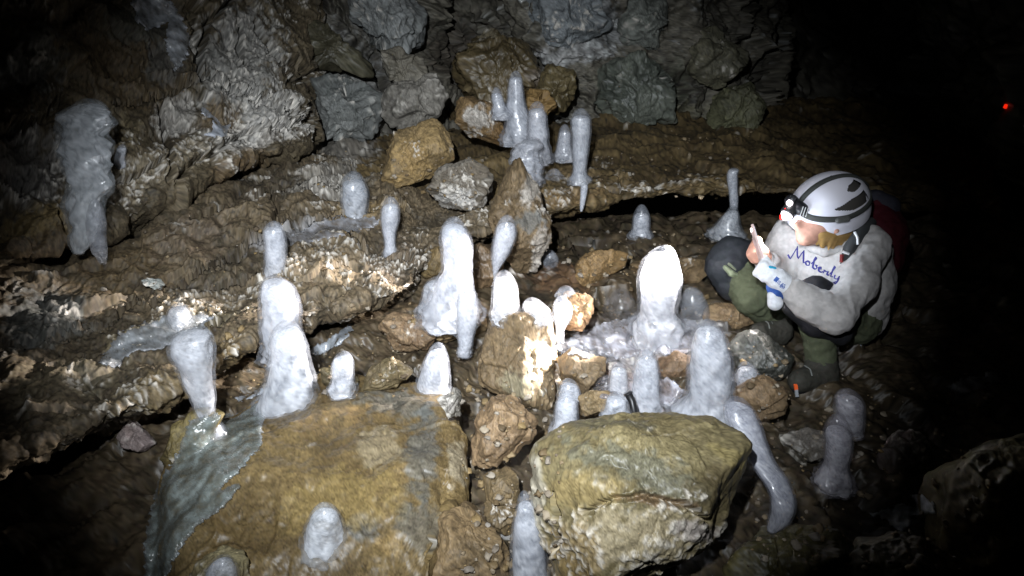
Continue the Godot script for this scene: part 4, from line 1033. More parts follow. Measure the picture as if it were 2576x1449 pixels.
	# --- on the rear shelf ---
	ice("tall finger of the forked ice on the rear rocks", [[1310, 345, 45], [1305, 310, 38], [1298, 265, 28], [1297, 225, 22], [1297, 200, 18], [1298, 177, 0]], {"tint": Color(0.5, 0.53, 0.6), "group": "forked ice on the rear rocks"}, null, 3.85)
	ice("short left thumb of the forked ice on the rear rocks", [[1262, 285, 24], [1254, 262, 18], [1249, 240, 15], [1249, 218, 0]], {"tint": Color(0.5, 0.53, 0.6), "back": 0.0, "sink": 0.2, "group": "forked ice on the rear rocks"}, null, 3.84)
	ice("right finger of the forked ice on the rear rocks", [[1352, 395, 32], [1353, 345, 30], [1352, 305, 27], [1351, 280, 23], [1352, 254, 0]], {"tint": Color(0.55, 0.56, 0.62), "dirt": 0.3, "group": "forked ice on the rear rocks"}, null, 3.74)
	ice("dirty melted foot below the forked ice, spilling toward the upright slab", [[1325, 455, 34], [1325, 420, 42], [1325, 385, 38], [1335, 360, 28], [1340, 345, 0]], {"called": "ice_mass", "dirt": 0.5, "lump": 0.18, "tint": Color(0.52, 0.53, 0.58), "group": ""}, null, 3.62)
	ice("tall club-headed ice stump with a slim waist on the rear shelf", [[1458, 452, 26], [1458, 430, 19], [1459, 390, 22], [1461, 340, 27], [1461, 300, 26], [1461, 271, 0]], {"tint": Color(0.55, 0.58, 0.64)}, null, 3.78)
	ice("small ice stump half hidden behind the tall club-headed one", [[1420, 395, 26], [1420, 360, 20], [1421, 335, 17], [1421, 312, 0]], {"tint": Color(0.5, 0.52, 0.58), "dirt": 0.3}, null, 3.95)
	ice("tiny ice dome at the foot of the club-headed ice stump", [[1394, 445, 22], [1394, 435, 18], [1394, 424, 0]], {"called": "ice_dome", "group": ""}, M.clear, 3.8)
	ice("little icicle hanging from the rear shelf lip", [[1462, 532, 3], [1465, 512, 7], [1468, 490, 9], [1470, 470, 10], [1470, 455, 0]], {"called": "icicle", "sink": 0.0, "back": 0.0, "group": "", "drip": 0.0}, null, 3.58)
	ice("short ice stump in the black gap under the rear shelf", [[1613, 592, 28], [1613, 570, 24], [1614, 545, 22], [1615, 514, 0]], {"tint": Color(0.5, 0.53, 0.6)}, null, 3.72)
	ice("icicle with a broken top hanging over the gap near the caver", [[1846, 525, 11], [1846, 500, 12], [1843, 465, 14], [1842, 440, 15], [1846, 428, 14], [1848, 422, 0]], {"called": "icicle", "sink": 0.0, "back": 0.0, "tint": Color(0.48, 0.52, 0.58), "group": "", "drip": 0.0}, null, 3.72)
	ice("small cone of ice catching drips below the icicle near the caver", [[1828, 588, 42], [1834, 560, 30], [1842, 535, 17], [1845, 515, 0]], {"tint": Color(0.42, 0.46, 0.5)}, null, 3.6)
	# --- at the right ---
	ice("rear one of two rounded ice stumps on the dark floor", [[2138, 1078, 34], [2137, 1045, 40], [2136, 1010, 38], [2134, 980, 0]], {"tint": Color(0.62, 0.6, 0.68), "dark": Color(0.5, 0.48, 0.56), "drip": 0.3}, null, 2.46)
	ice("front one of two rounded ice stumps, with a frilled foot", [[2095, 1205, 46], [2102, 1165, 34], [2108, 1125, 37], [2108, 1090, 36], [2108, 1043, 0]], {"tint": Color(0.62, 0.6, 0.68), "dark": Color(0.5, 0.48, 0.56)}, null, 2.26)
	# small black tube and the orange-tipped marker
	var b := base("black_tube", "short broken black tube stuck between ice stumps behind the olive boulder", "tube", P(1592, 1030, 2.3))
	put("pipe", tube_mesh([P(1596, 1040, 2.3), P(1590, 1010, 2.31), P(1580, 990, 2.32)], [0.011, 0.010, 0.013], b.position), plain(Color(0.012, 0.012, 0.013), 0.4), b)
	put("rim", tube_mesh([P(1581, 992, 2.32), P(1579, 988, 2.32)], [0.0145, 0.014], b.position), plain(Color(0.03, 0.03, 0.033), 0.35), b)
	var far := hit(2516, 272)
	var rl := base("tail_lamp", "tiny red lamp glowing far off in the dark passage", "lamp", far)
	var rm := StandardMaterial3D.new()
	rm.albedo_color = Color(0.4, 0.05, 0.02)
	rm.emission_enabled = true
	rm.emission = Color(1.0, 0.16, 0.05)
	rm.emission_energy_multiplier = 0.9
	put("bulb", tube_mesh([far - AF * 0.05 - AU * 0.012, far - AF * 0.05 + AU * 0.012 + AR * 0.01], [0.012, 0.011], far), rm, rl)
	put("clip", tube_mesh([far, far - AF * 0.045], [0.012, 0.014], far), plain(Color(0.03, 0.03, 0.03), 0.6), rl)
	var at := hit(2004, 992)
	var mk := base("marker_tag", "small trail marker stub with bright orange tip on the dark floor", "marker", at)
	put("stub", rod_box(P(2005, 998, depth_of(at) - 0.05), P(2003, 980, depth_of(at) - 0.05), 0.011, at), plain(Color(0.3, 0.32, 0.34), 0.5), mk)
	var og := plain(Color(0.85, 0.12, 0.02), 0.6)
	put("tip", rod_box(P(2003, 980, depth_of(at) - 0.05), P(2001, 966, depth_of(at) - 0.05), 0.012, at), og, mk)

func tube_mesh(path: Array, rad: Array, origin: Vector3, nu := 14) -> ArrayMesh:
	var n := path.size()
	var pts := PackedVector3Array()
	var rows := []
	rows.append([path[0], 0.0, path[1] - path[0]])
	for k in n:
		var t: Vector3 = path[mini(k + 1, n - 1)] - path[maxi(k - 1, 0)]
		rows.append([path[k], rad[k], t])
	rows.append([path[n - 1], 0.0, path[n - 1] - path[n - 2]])
	rows.reverse()
	for r in rows:
		var t: Vector3 = -r[2].normalized()
		var s := t.cross(Vector3(0.31, 0.2, 0.93)).normalized()
		var u := s.cross(t)
		for i in nu:
			var a := TAU * i / nu
			pts.append(r[0] + (s * cos(a) + u * sin(a)) * r[1] - origin)
	return grid_mesh(pts, nu, rows.size(), true, PackedColorArray())

func rod_box(a: Vector3, b: Vector3, w: float, origin: Vector3) -> ArrayMesh:
	var st := SurfaceTool.new()
	var bm := BoxMesh.new()
	bm.size = Vector3(w, a.distance_to(b) + 0.001, w * 0.5)
	var up := (b - a).normalized()
	var x := up.cross(Vector3(0.2, 0, 1)).normalized()
	st.append_from(bm, 0, Transform3D(Basis(x, up, x.cross(up)), (a + b) / 2.0 - origin))
	return st.commit()

# ---------- soft bodies ----------
# bones = [[from, to, radius, radius], ...] joined into one smooth skin (surface nets on a grid), points relative to origin
func body(bones: Array, k: float, cell: float, origin: Vector3, tone := Color.WHITE, wrinkle := [0.0, 20.0], flat := []) -> ArrayMesh:
	var lo := Vector3.INF
	var hi := -Vector3.INF
	for b in bones:
		var r: float = maxf(b[2], b[3]) + k * 0.5 + cell * 3.0
		lo = lo.min(b[0] - Vector3.ONE * r).min(b[1] - Vector3.ONE * r)
		hi = hi.max(b[0] + Vector3.ONE * r).max(b[1] + Vector3.ONE * r)
	var nx := int((hi.x - lo.x) / cell) + 2
	var ny := int((hi.y - lo.y) / cell) + 2
	var nz := int((hi.z - lo.z) / cell) + 2
	var F := PackedFloat32Array()
	F.resize(nx * ny * nz)
	F.fill(1.0)
	for b in bones:
		var a: Vector3 = b[0]
		var e: Vector3 = b[1] - a
		var l2 := maxf(e.length_squared(), 1e-8)
		var ra: float = b[2]
		var dr: float = b[3] - ra
		var r := maxf(ra, b[3]) + k + cell * 2.0
		var p0 := (a.min(b[1]) - Vector3.ONE * r - lo) / cell
		var p1 := (a.max(b[1]) + Vector3.ONE * r - lo) / cell
		for z in range(maxi(int(p0.z), 0), mini(int(p1.z) + 1, nz)):
			for y in range(maxi(int(p0.y), 0), mini(int(p1.y) + 1, ny)):
				var at := (z * ny + y) * nx
				for x in range(maxi(int(p0.x), 0), mini(int(p1.x) + 1, nx)):
					var p := lo + Vector3(x, y, z) * cell - a
					var h := clampf(p.dot(e) / l2, 0.0, 1.0)
					var d := (p - e * h).length() - ra - dr * h
					var f := F[at + x]
					var g := maxf(k - absf(f - d), 0.0)
					F[at + x] = minf(f, d) - g * g / (4.0 * k)
	for q in flat:       # cut by planes: [point, normal]
		for z in nz:
			for y in ny:
				for x in nx:
					var at := (z * ny + y) * nx + x
					F[at] = maxf(F[at], (lo + Vector3(x, y, z) * cell - q[0]).dot(q[1]))
	var ids := PackedInt32Array()
	ids.resize(nx * ny * nz)
	ids.fill(-1)
	var pts := PackedVector3Array()
	var sy := nx
	var sz := nx * ny
	var off := [0, 1, sy, sy + 1, sz, sz + 1, sz + sy, sz + sy + 1]
	var edges := [[0, 1], [2, 3], [4, 5], [6, 7], [0, 2], [1, 3], [4, 6], [5, 7], [0, 4], [1, 5], [2, 6], [3, 7]]
	for z in nz - 1:
		for y in ny - 1:
			for x in nx - 1:
				var at := z * sz + y * sy + x
				if F[at] > cell * 2.0 or F[at] < -cell * 2.0: continue
				var mask := 0
				for i in 8:
					if F[at + off[i]] < 0.0: mask |= 1 << i
				if mask == 0 or mask == 255: continue
				var sum := Vector3.ZERO
				var n := 0
				for ed in edges:
					var i0: int = ed[0]
					var i1: int = ed[1]
					if ((mask >> i0) & 1) == ((mask >> i1) & 1): continue
					var f0 := F[at + off[i0]]
					var t := f0 / (f0 - F[at + off[i1]])
					var c0 := Vector3(i0 & 1, (i0 >> 1) & 1, i0 >> 2)
					var c1 := Vector3(i1 & 1, (i1 >> 1) & 1, i1 >> 2)
					sum += c0.lerp(c1, t)
					n += 1
				ids[at] = pts.size()
				pts.append(lo + (Vector3(x, y, z) + sum / n) * cell)
	var idx := PackedInt32Array()
	for z in range(1, nz - 1):
		for y in range(1, ny - 1):
			for x in range(1, nx - 1):
				var at := z * sz + y * sy + x
				var f := F[at]
				if absf(f) > cell * 2.0: continue
				for ax in 3:
					var st: int = [1, sy, sz][ax]
					var g := F[at + st]
					if (f < 0.0) == (g < 0.0): continue
					var u: int = [sy, sz, 1][ax]
					var v: int = [sz, 1, sy][ax]
					var q := [ids[at], ids[at - u], ids[at - u - v], ids[at - v]]
					if q.min() < 0: continue
					if f < 0.0: q.reverse()
					idx.append_array([q[0], q[1], q[2], q[0], q[2], q[3]])
	var nor := PackedVector3Array()
	nor.resize(pts.size())
	for i in range(0, idx.size(), 3):
		var n := (pts[idx[i + 2]] - pts[idx[i]]).cross(pts[idx[i + 1]] - pts[idx[i]])
		for j in 3: nor[idx[i + j]] += n
	var cols := PackedColorArray()
	cols.resize(pts.size())
	for i in pts.size():
		var n := nor[i].normalized()
		var p := pts[i]
		if wrinkle[0] > 0.0:
			var w: float = 0.5 - 2.0 * absf(nA.get_noise_3dv(p * wrinkle[1] * 0.7)) + 0.6 * nA.get_noise_3dv(Vector3(p.x * 0.5, p.y * 1.5, p.z) * wrinkle[1] * 1.7)
			pts[i] = p + n * w * wrinkle[0]
		var t := 1.0 + 0.22 * nA.get_noise_3dv(p * 60.0) + 0.12 * nA.get_noise_3dv(p * 200.0)
		cols[i] = Color(tone.r * t, tone.g * t, tone.b * t)
	nor.fill(Vector3.ZERO)
	for i in range(0, idx.size(), 3):
		var n := (pts[idx[i + 2]] - pts[idx[i]]).cross(pts[idx[i + 1]] - pts[idx[i]])
		for j in 3: nor[idx[i + j]] += n
	for i in pts.size():
		nor[i] = nor[i].normalized()
		pts[i] -= origin
	var arr := []
	arr.resize(Mesh.ARRAY_MAX)
	arr[Mesh.ARRAY_VERTEX] = pts
	arr[Mesh.ARRAY_NORMAL] = nor
	arr[Mesh.ARRAY_COLOR] = cols
	arr[Mesh.ARRAY_INDEX] = idx
	var m := ArrayMesh.new()
	m.add_surface_from_arrays(Mesh.PRIMITIVE_TRIANGLES, arr)
	return m

func chain(path: Array, rad: Array) -> Array:
	var o := []
	for i in path.size() - 1: o.append([path[i], path[i + 1], rad[i], rad[i + 1]])
	return o

func solid_at(m: ArrayMesh, at: Vector3) -> TriangleMesh:
	var world := PackedVector3Array()
	for f in m.get_faces(): world.append(f + at)
	var tm := TriangleMesh.new()
	tm.create_from_faces(world)
	return tm

func cloth_mat(rough := 0.9) -> StandardMaterial3D:
	var m := StandardMaterial3D.new()
	m.vertex_color_use_as_albedo = true
	m.roughness = rough
	m.metallic_specular = 0.3
	return m

# pieces of a dome: a patch between two bearings and two heights (degrees), as a curved strip of some thickness
func dome_point(fr: Transform3D, ax: Vector3, bearing: float, up: float, grow: float) -> Vector3:
	var a := deg_to_rad(bearing)
	var b := deg_to_rad(up)
	var v := Vector3(cos(a) * cos(b) * (ax.x + grow), sin(b) * (ax.y + grow), sin(a) * cos(b) * (ax.z + grow))
	return fr * v

func strip(fr: Transform3D, ax: Vector3, path: Array, half: float, grow: float, origin: Vector3) -> ArrayMesh:
	# a band along [bearing, height] points, half its width in degrees
	var nu := 7
	var pts := PackedVector3Array()
	var n := 48
	var m := path.size()
	for j in n:
		var t := float(j) / (n - 1) * (m - 1)
		var k := mini(int(t), m - 2)
		var a: Vector2 = path[k].lerp(path[k + 1], t - k)
		var dir: Vector2 = (path[mini(k + 1, m - 1)] - path[maxi(k, 0)]).normalized()
		var side := Vector2(-dir.y, dir.x)
		for i in nu:
			var s := -1.0 + 2.0 * i / (nu - 1)
			var g := grow if absf(s) < 0.99 else grow - 0.004
			var q := a + side * s * half
			pts.append(dome_point(fr, ax, q.x, q.y, g) - origin)
	return grid_mesh(pts, nu, n, false, PackedColorArray())

func caver() -> void:
	var foot := P(2070, 935, 2.78)
	var who := base("person", "crouching caver in grey sweatshirt and olive trousers looking at a phone", "person", foot)
	var skin := Color(0.50, 0.27, 0.20)
	var grey := Color(0.46, 0.44, 0.43)
	var olive := Color(0.085, 0.095, 0.058)
	var hipn := P(2150, 805, 2.94)
	var hipf := P(2110, 800, 3.08)
	var kneen := P(2050, 752, 2.72)
	var kneef := P(1840, 664, 3.0)
	var ankn := P(2066, 915, 2.78)
	var ankf := P(1955, 815, 3.02)
	var shn := P(2180, 622, 2.78)
	var shf := P(1992, 592, 2.95)
	var eln := P(2100, 792, 2.62)
	var elf := P(1950, 675, 2.94)
	var wrn := P(1982, 722, 2.63)
	var wrf := P(1920, 650, 2.80)
	var chest := P(2090, 668, 2.88)
	var head := P(2078, 548, 2.82)
	# body (skin): head, neck, trunk and limbs as one figure
	var bones := []
	bones += chain([P(2160, 770, 2.95), chest, P(2092, 620, 2.85), head], [0.07, 0.09, 0.05, 0.088])
	bones += chain([head, P(2052, 566, 2.77)], [0.086, 0.070])                      # face
	bones += chain([P(2052, 566, 2.77), P(2030, 592, 2.745)], [0.066, 0.036])        # jaw
	bones += chain([P(2030, 592, 2.745), P(2021, 601, 2.735)], [0.034, 0.020])       # chin
	bones += chain([P(2022, 556, 2.75), P(2004, 568, 2.728)], [0.016, 0.012])        # nose
	bones += chain([P(2018, 581, 2.738), P(2013, 583, 2.733)], [0.014, 0.010])       # lips
	bones += chain([chest, shn, eln, wrn], [0.08, 0.055, 0.040, 0.028])
	bones += chain([chest, shf, elf, wrf], [0.08, 0.055, 0.040, 0.028])
	bones += chain([P(2160, 770, 2.95), hipn, kneen, ankn], [0.07, 0.065, 0.045, 0.035])
	bones += chain([P(2160, 770, 2.95), hipf, kneef, ankf], [0.07, 0.065, 0.045, 0.035])
	var hand := hand_bones(wrf, P(1908, 640, 2.77), P(1898, 616, 2.78), P(1925, 632, 2.745), 1)
	bones += hand
	var o := put("body", body(bones, 0.022, 0.0065, foot, skin), cloth_mat(0.55), who)
	var ear := chain([P(2098, 566, 2.712), P(2102, 578, 2.712), P(2097, 584, 2.716)], [0.014, 0.013, 0.009])
	put("ear", body(ear, 0.006, 0.004, foot, skin), cloth_mat(0.55), who)
	var eye := chain([P(2016, 561, 2.742), P(2015, 562, 2.742)], [0.010, 0.010])
	put("eye", body(eye, 0.006, 0.003, foot, Color(0.06, 0.04, 0.035)), cloth_mat(0.3), who)
	# hair falling beside the face
	var hr := []
	for i in 12:
		var t := i / 11.0
		var x := lerpf(2062.0, 2140.0, t)
		var d := 2.725 + 0.05 * t * t
		hr += chain([P(x + 4.0, 556.0, d + 0.01), P(x + 2.0 * sin(i * 2.1), 590, d - 0.004), P(x - 8.0 + 3.0 * sin(i * 1.7), 616.0 + 10.0 * sin(t * 3.0) + 4.0 * sin(i * 3.3), d + 0.012)], [0.016, 0.015, 0.004])
	put("hair", body(hr, 0.008, 0.005, foot, Color(0.36, 0.22, 0.08)), cloth_mat(0.5), who)
	# sweatshirt
	var sw := []
	sw += chain([P(2165, 790, 2.97), P(2150, 730, 2.93), chest, P(2095, 622, 2.86)], [0.10, 0.125, 0.135, 0.07])
	sw += chain([P(2175, 700, 2.93), P(2172, 640, 2.89)], [0.11, 0.10])
	sw += chain([chest, shn], [0.115, 0.075])
	sw += chain([chest, shf], [0.115, 0.068])
	sw += chain([shn, P(2150, 715, 2.69), eln], [0.074, 0.068, 0.058])
	sw += chain([eln, P(2040, 765, 2.62), P(1996, 732, 2.625)], [0.062, 0.055, 0.045])
	sw += chain([shf, P(1968, 632, 2.95), elf], [0.072, 0.064, 0.056])
	sw += chain([elf, P(1930, 662, 2.83)], [0.056, 0.044])
	var sm := body(sw, 0.035, 0.0075, foot, grey, [0.0065, 11.0])
	put("sweatshirt", sm, cloth_mat(), who)
	put("cuff", body(chain([P(2004, 738, 2.622), P(1982, 721, 2.63)], [0.044, 0.041]), 0.01, 0.005, foot, grey * 0.95, [0.0015, 60.0]), cloth_mat(), who)
	put("cuff", body(chain([P(1932, 664, 2.835), P(1922, 655, 2.81)], [0.040, 0.037]), 0.01, 0.005, foot, grey * 0.95, [0.0015, 60.0]), cloth_mat(), who)
	put("collar", body(chain([P(2040, 624, 2.80), P(2075, 634, 2.765), P(2115, 628, 2.76)], [0.016, 0.018, 0.018]), 0.01, 0.005, foot, grey), cloth_mat(), who)
	# lettering across the chest
	script_letters(who, foot, sm)
	# trousers
	var tr := []
	tr += chain([P(2140, 795, 3.0), hipn, kneen, P(2058, 825, 2.755), ankn], [0.10, 0.09, 0.068, 0.057, 0.052])
	tr += chain([P(2135, 800, 3.02), hipf, kneef], [0.10, 0.10, 0.08])
	tr += chain([kneef, P(1890, 745, 2.9), ankf], [0.076, 0.064, 0.056])
	put("trousers", body(tr, 0.03, 0.0075, foot, olive, [0.006, 18.0]), cloth_mat(), who)
	# knee pads
	var black := Color(0.022, 0.022, 0.025)
	var kp := body(chain([P(1882, 634, 2.98), P(1842, 640, 2.965), P(1826, 668, 2.965), P(1842, 712, 2.975)], [0.044, 0.066, 0.074, 0.060]) + chain([P(1842, 712, 2.975), P(1893, 764, 3.0)], [0.058, 0.044]), 0.03, 0.007, foot, Color(0.028, 0.031, 0.036), [0.004, 14.0])
	var kn := put("knee_pad", kp, cloth_mat(0.6), who)
	put("stripe", body(chain([P(1824, 672, 2.886), P(1840, 688, 2.886), P(1860, 694, 2.9)], [0.009, 0.012, 0.007]), 0.008, 0.004, foot, Color(0.22, 0.25, 0.16)), cloth_mat(0.5), kn)
	put("stripe", body(chain([P(1834, 664, 2.882), P(1850, 678, 2.888)], [0.006, 0.005]), 0.006, 0.004, foot, Color(0.2, 0.22, 0.15)), cloth_mat(0.5), kn)
	var kp2 := body(chain([P(2018, 745, 2.70), P(2052, 738, 2.695), P(2084, 748, 2.705)], [0.042, 0.056, 0.048]) + chain([P(1990, 775, 2.67), P(2050, 812, 2.69), P(2112, 838, 2.74)], [0.03, 0.044, 0.045]), 0.03, 0.007, foot, black, [0.002, 30.0])
	put("knee_pad", kp2, cloth_mat(0.6), who)
	# boots
	for b in [[ankn, P(2068, 945, 2.79), P(2010, 958, 2.72)], [ankf, P(1955, 832, 2.97), P(1910, 838, 2.90)]]:
		var bt := put("boot", body(chain([b[0], b[1], b[2]], [0.056, 0.052, 0.040]), 0.03, 0.006, foot, Color(0.05, 0.048, 0.04), [0.003, 30.0]), cloth_mat(0.7), who)
		put("sole", body(chain([b[1] + Vector3(0, -0.035, 0), b[2] + Vector3(0, -0.026, 0)], [0.030, 0.026]), 0.01, 0.005, foot, black), cloth_mat(0.7), bt)
		for i in 3:
			var q: Vector3 = b[1].lerp(b[2], 0.25 + 0.2 * i) + Vector3(0, 0.042, 0.0)
			put("lace", tube_mesh([q + Vector3(0.0, -0.008, 0.034), q + Vector3(0, 0.004, 0.01), q + Vector3(-0.004, -0.004, -0.03)], [0.003, 0.003, 0.003], foot, 8), plain(Color(0.2, 0.21, 0.2), 0.8), bt)
	# gloved hand
	var gl := hand_bones(wrn, P(1938, 690, 2.612), P(1912, 668, 2.64), P(1922, 664, 2.60), 0)
	var go := base("work_glove", "white rubber-palmed work glove with blue print on the caver's near hand", "glove", wrn)
	put("glove", body(gl + chain([wrn, P(1955, 702, 2.618)], [0.036, 0.038]), 0.012, 0.0045, wrn, Color(0.74, 0.76, 0.80)), cloth_mat(0.6), go)
	var tone := plain(Color(0.05, 0.12, 0.40), 0.6)
	var gfaces := solid_at(go.get_child(0).mesh, wrn)
	for k in [["ATLAS", 1962, 712, 0.0125], ["BS1", 1968, 722, 0.009], ["▲", 1952, 704, 0.010]]:
		var tm := TextMesh.new()
		tm.text = k[0]
		tm.font = SystemFont.new()
		tm.font.font_names = PackedStringArray(["Droid Sans"])
		tm.font_size = 24
		tm.pixel_size = k[3] / 18.0
		tm.depth = 0.002
		var hh: Dictionary = gfaces.intersect_segment(CAM, CAM + ray(k[1], k[2]) * 5.0)
		var pp: Vector3 = hh.position if hh else P(k[1], k[2], 2.58)
		var nn: Vector3 = hh.normal if hh else -AF
		if nn.dot(AF) > 0.0: nn = -nn
		var right := (AR * 0.82 + AU * -0.57 * -1.0 * -1.0).normalized()
		right = (right - nn * right.dot(nn)).normalized()
		var t := put("print", tm, tone, go)
		t.transform = Transform3D(Basis(right, nn.cross(right), nn), pp + nn * 0.0015 - wrn)
	var hh2: Dictionary = gfaces.intersect_segment(CAM, CAM + ray(1944, 672) * 5.0)
	if hh2:
		put("dye_spot", body(chain([hh2.position - AR * 0.010, hh2.position + AR * 0.008 - AU * 0.004], [0.006, 0.005]), 0.004, 0.003, wrn, Color(0.02, 0.33, 0.55)), cloth_mat(0.6), go)
	var spare := base("work_glove", "spare white glove with blue cuff dangling under the caver's hand", "glove", P(1950, 750, 2.62))
	put("palm", body(chain([P(1946, 744, 2.622), P(1950, 762, 2.625)], [0.022, 0.027]), 0.012, 0.0045, spare.position, Color(0.62, 0.64, 0.68)), cloth_mat(0.6), spare)
	put("cuff", body(chain([P(1940, 722, 2.632), P(1950, 740, 2.622), P(1965, 745, 2.628)], [0.018, 0.020, 0.012]), 0.012, 0.0045, spare.position, Color(0.03, 0.08, 0.28)), cloth_mat(0.6), spare)
	# phone
	phone()
	helmet()
	backpack()

func hand_bones(wrist: Vector3, palm: Vector3, tip: Vector3, thumb: Vector3, side: int) -> Array:
	var o := chain([wrist, palm], [0.027, 0.031])
	var fwd := (palm - wrist).normalized()
	var across := fwd.cross(-AF).normalized() * (1.0 if side == 0 else -1.0)
	for i in 4:
		var s := (i - 1.5) * 0.019
		var len_: float = [0.85, 1.0, 0.95, 0.75][i]
		var k0 := palm + across * s + fwd * 0.012
		var e := tip + across * s * 1.05
		var k1 := k0.lerp(e, 0.5) + fwd * 0.018 - AF * 0.006
		var k2 := k0.lerp(e, len_)
		o += chain([k0, k1, k2], [0.0105, 0.0095, 0.008])
	o += chain([palm - fwd * 0.02 - across * 0.012, palm.lerp(thumb, 0.55) + fwd * 0.006, thumb], [0.014, 0.0115, 0.009])
	return o

func script_letters(who: Node3D, origin: Vector3, m: ArrayMesh) -> void:
	# the word on the chest as pen strokes, laid on the cloth
	var faces := solid_at(m, origin)
	var ink := plain(Color(0.035, 0.035, 0.20), 0.8)
	var letters := [
		[[0, 30], [6, 38], [10, 20], [14, 0], [17, 20], [20, 28], [24, 12], [27, 2], [29, 20], [31, 32], [36, 26]],     # M
		[[38, 22], [34, 28], [37, 34], [42, 31], [42, 24], [38, 22], [45, 25]],                                         # o
		[[45, 25], [53, 6], [51, 3], [49, 12], [49, 32], [54, 34], [57, 28], [53, 23], [59, 24]],                       # b
		[[59, 29], [65, 26], [64, 22], [60, 25], [61, 33], [66, 34], [70, 28]],                                         # e
		[[70, 34], [71, 24], [73, 27], [78, 24], [77, 32], [80, 33], [82, 28]],                                         # r
		[[82, 28], [90, 6], [88, 3], [86, 14], [85, 33], [91, 30]],                                                     # l
		[[92, 24], [92, 33], [97, 32], [100, 23], [99, 36], [96, 46], [92, 44], [101, 34]],                             # y
	]
	var word := Node3D.new()
	word.name = "lettering"
	who.add_child(word, true)
	var a := Vector2(1984, 631)
	var ax := Vector2(1.28, 0.62)
	var ay := Vector2(-0.22, 0.98)
	for l in letters:
		var path := []
		var rad := []
		for i in l.size() - 1:
			for s in 3:
				var q: Vector2 = Vector2(l[i][0], l[i][1]).lerp(Vector2(l[i + 1][0], l[i + 1][1]), s / 3.0)
				var px := a + ax * q.x + ay * (q.y - 20.0) * 0.95
				var h: Dictionary = faces.intersect_segment(CAM, CAM + ray(px.x, px.y) * 5.0)
				if not h: continue
				path.append(h.position - ray(px.x, px.y) * 0.001)
				rad.append(0.0034 if l[i + 1][1] > l[i][1] else 0.0022)
		if path.size() > 3:
			put("letter", tube_mesh(path, rad, origin, 7), ink, word)

func phone() -> void:
	var a := P(1892, 577, 2.70)
	var b := P(1917, 658, 2.635)
	var up := (a - b).normalized()
	var seen := (CAM - a).normalized()
	var n := (AR * 0.97 + AU * 0.1 - AF * 0.22).normalized()    # the screen faces the caver
	n = (n - up * n.dot(up)).normalized()
	var w := up.cross(n).normalized()
	var at := (a + b) / 2.0
	var o := base("phone", "slim pale phone held edge-on in the caver's hands", "phone", at)
	var bs := Basis(w, up, n)
	var st := SurfaceTool.new()
	var bm := BoxMesh.new()
	bm.size = Vector3(0.066, 0.136, 0.008)
	st.append_from(bm, 0, Transform3D(bs, Vector3.ZERO))
	bm = BoxMesh.new()
	bm.size = Vector3(0.062, 0.140, 0.0065)
	st.append_from(bm, 0, Transform3D(bs, Vector3.ZERO))
	put("case", st.commit(), plain(Color(0.72, 0.55, 0.53), 0.35), o)
	var gm := StandardMaterial3D.new()
	gm.albedo_color = Color(0.05, 0.05, 0.06)
	gm.emission_enabled = true
	gm.emission = Color(0.85, 0.92, 1.0)
	gm.emission_energy_multiplier = 2.0
	st = SurfaceTool.new()
	bm = BoxMesh.new()
	bm.size = Vector3(0.060, 0.122, 0.001)
	st.append_from(bm, 0, Transform3D(bs, n * 0.0045))
	put("screen", st.commit(), gm, o)
	st = SurfaceTool.new()
	bm = BoxMesh.new()
	bm.size = Vector3(0.012, 0.012, 0.002)
	st.append_from(bm, 0, Transform3D(bs, up * 0.05 - n * 0.005 + w * 0.015))
	put("camera_lens", st.commit(), plain(Color(0.02, 0.02, 0.02), 0.1), o)
	# the phone's torch, shining at the ice
	var torch := up * 0.058 - n * 0.0055 - w * 0.012
	var tg := StandardMaterial3D.new()
	tg.albedo_color = Color.WHITE
	tg.emission_enabled = true
	tg.emission = Color(1.0, 0.98, 0.97)
	tg.emission_energy_multiplier = 10.0
	st = SurfaceTool.new()
	bm = BoxMesh.new()
	bm.size = Vector3(0.012, 0.008, 0.004)
	st.append_from(bm, 0, Transform3D(bs, torch))
	put("torch_lamp", st.commit(), tg, o)
	var tl := SpotLight3D.new()
	tl.name = "phone_torch_light"
	o.add_child(tl)
	tl.position = torch - n * 0.006
	tl.look_at(tl.global_position + (P(1420, 800, 2.68) - at).normalized(), Vector3.UP)
	tl.spot_angle = 21.0
	tl.spot_angle_attenuation = 0.6
	tl.spot_range = 20.0
	tl.spot_attenuation = 2.0
	tl.light_size = 0.006
	tl.light_color = Color(1.0, 0.97, 0.95)
	tl.light_energy = 15.0
	tl.shadow_enabled = true
	var al := AreaLight3D.new()
	al.name = "phone_screen_light"
	al.area_size = Vector2(0.06, 0.122)
	al.light_energy = 0.12
	al.light_color = Color(0.88, 0.94, 1.0)
	al.shadow_enabled = true
	o.add_child(al)
	al.basis = Basis(-w, up, -n)
	al.position = n * 0.007

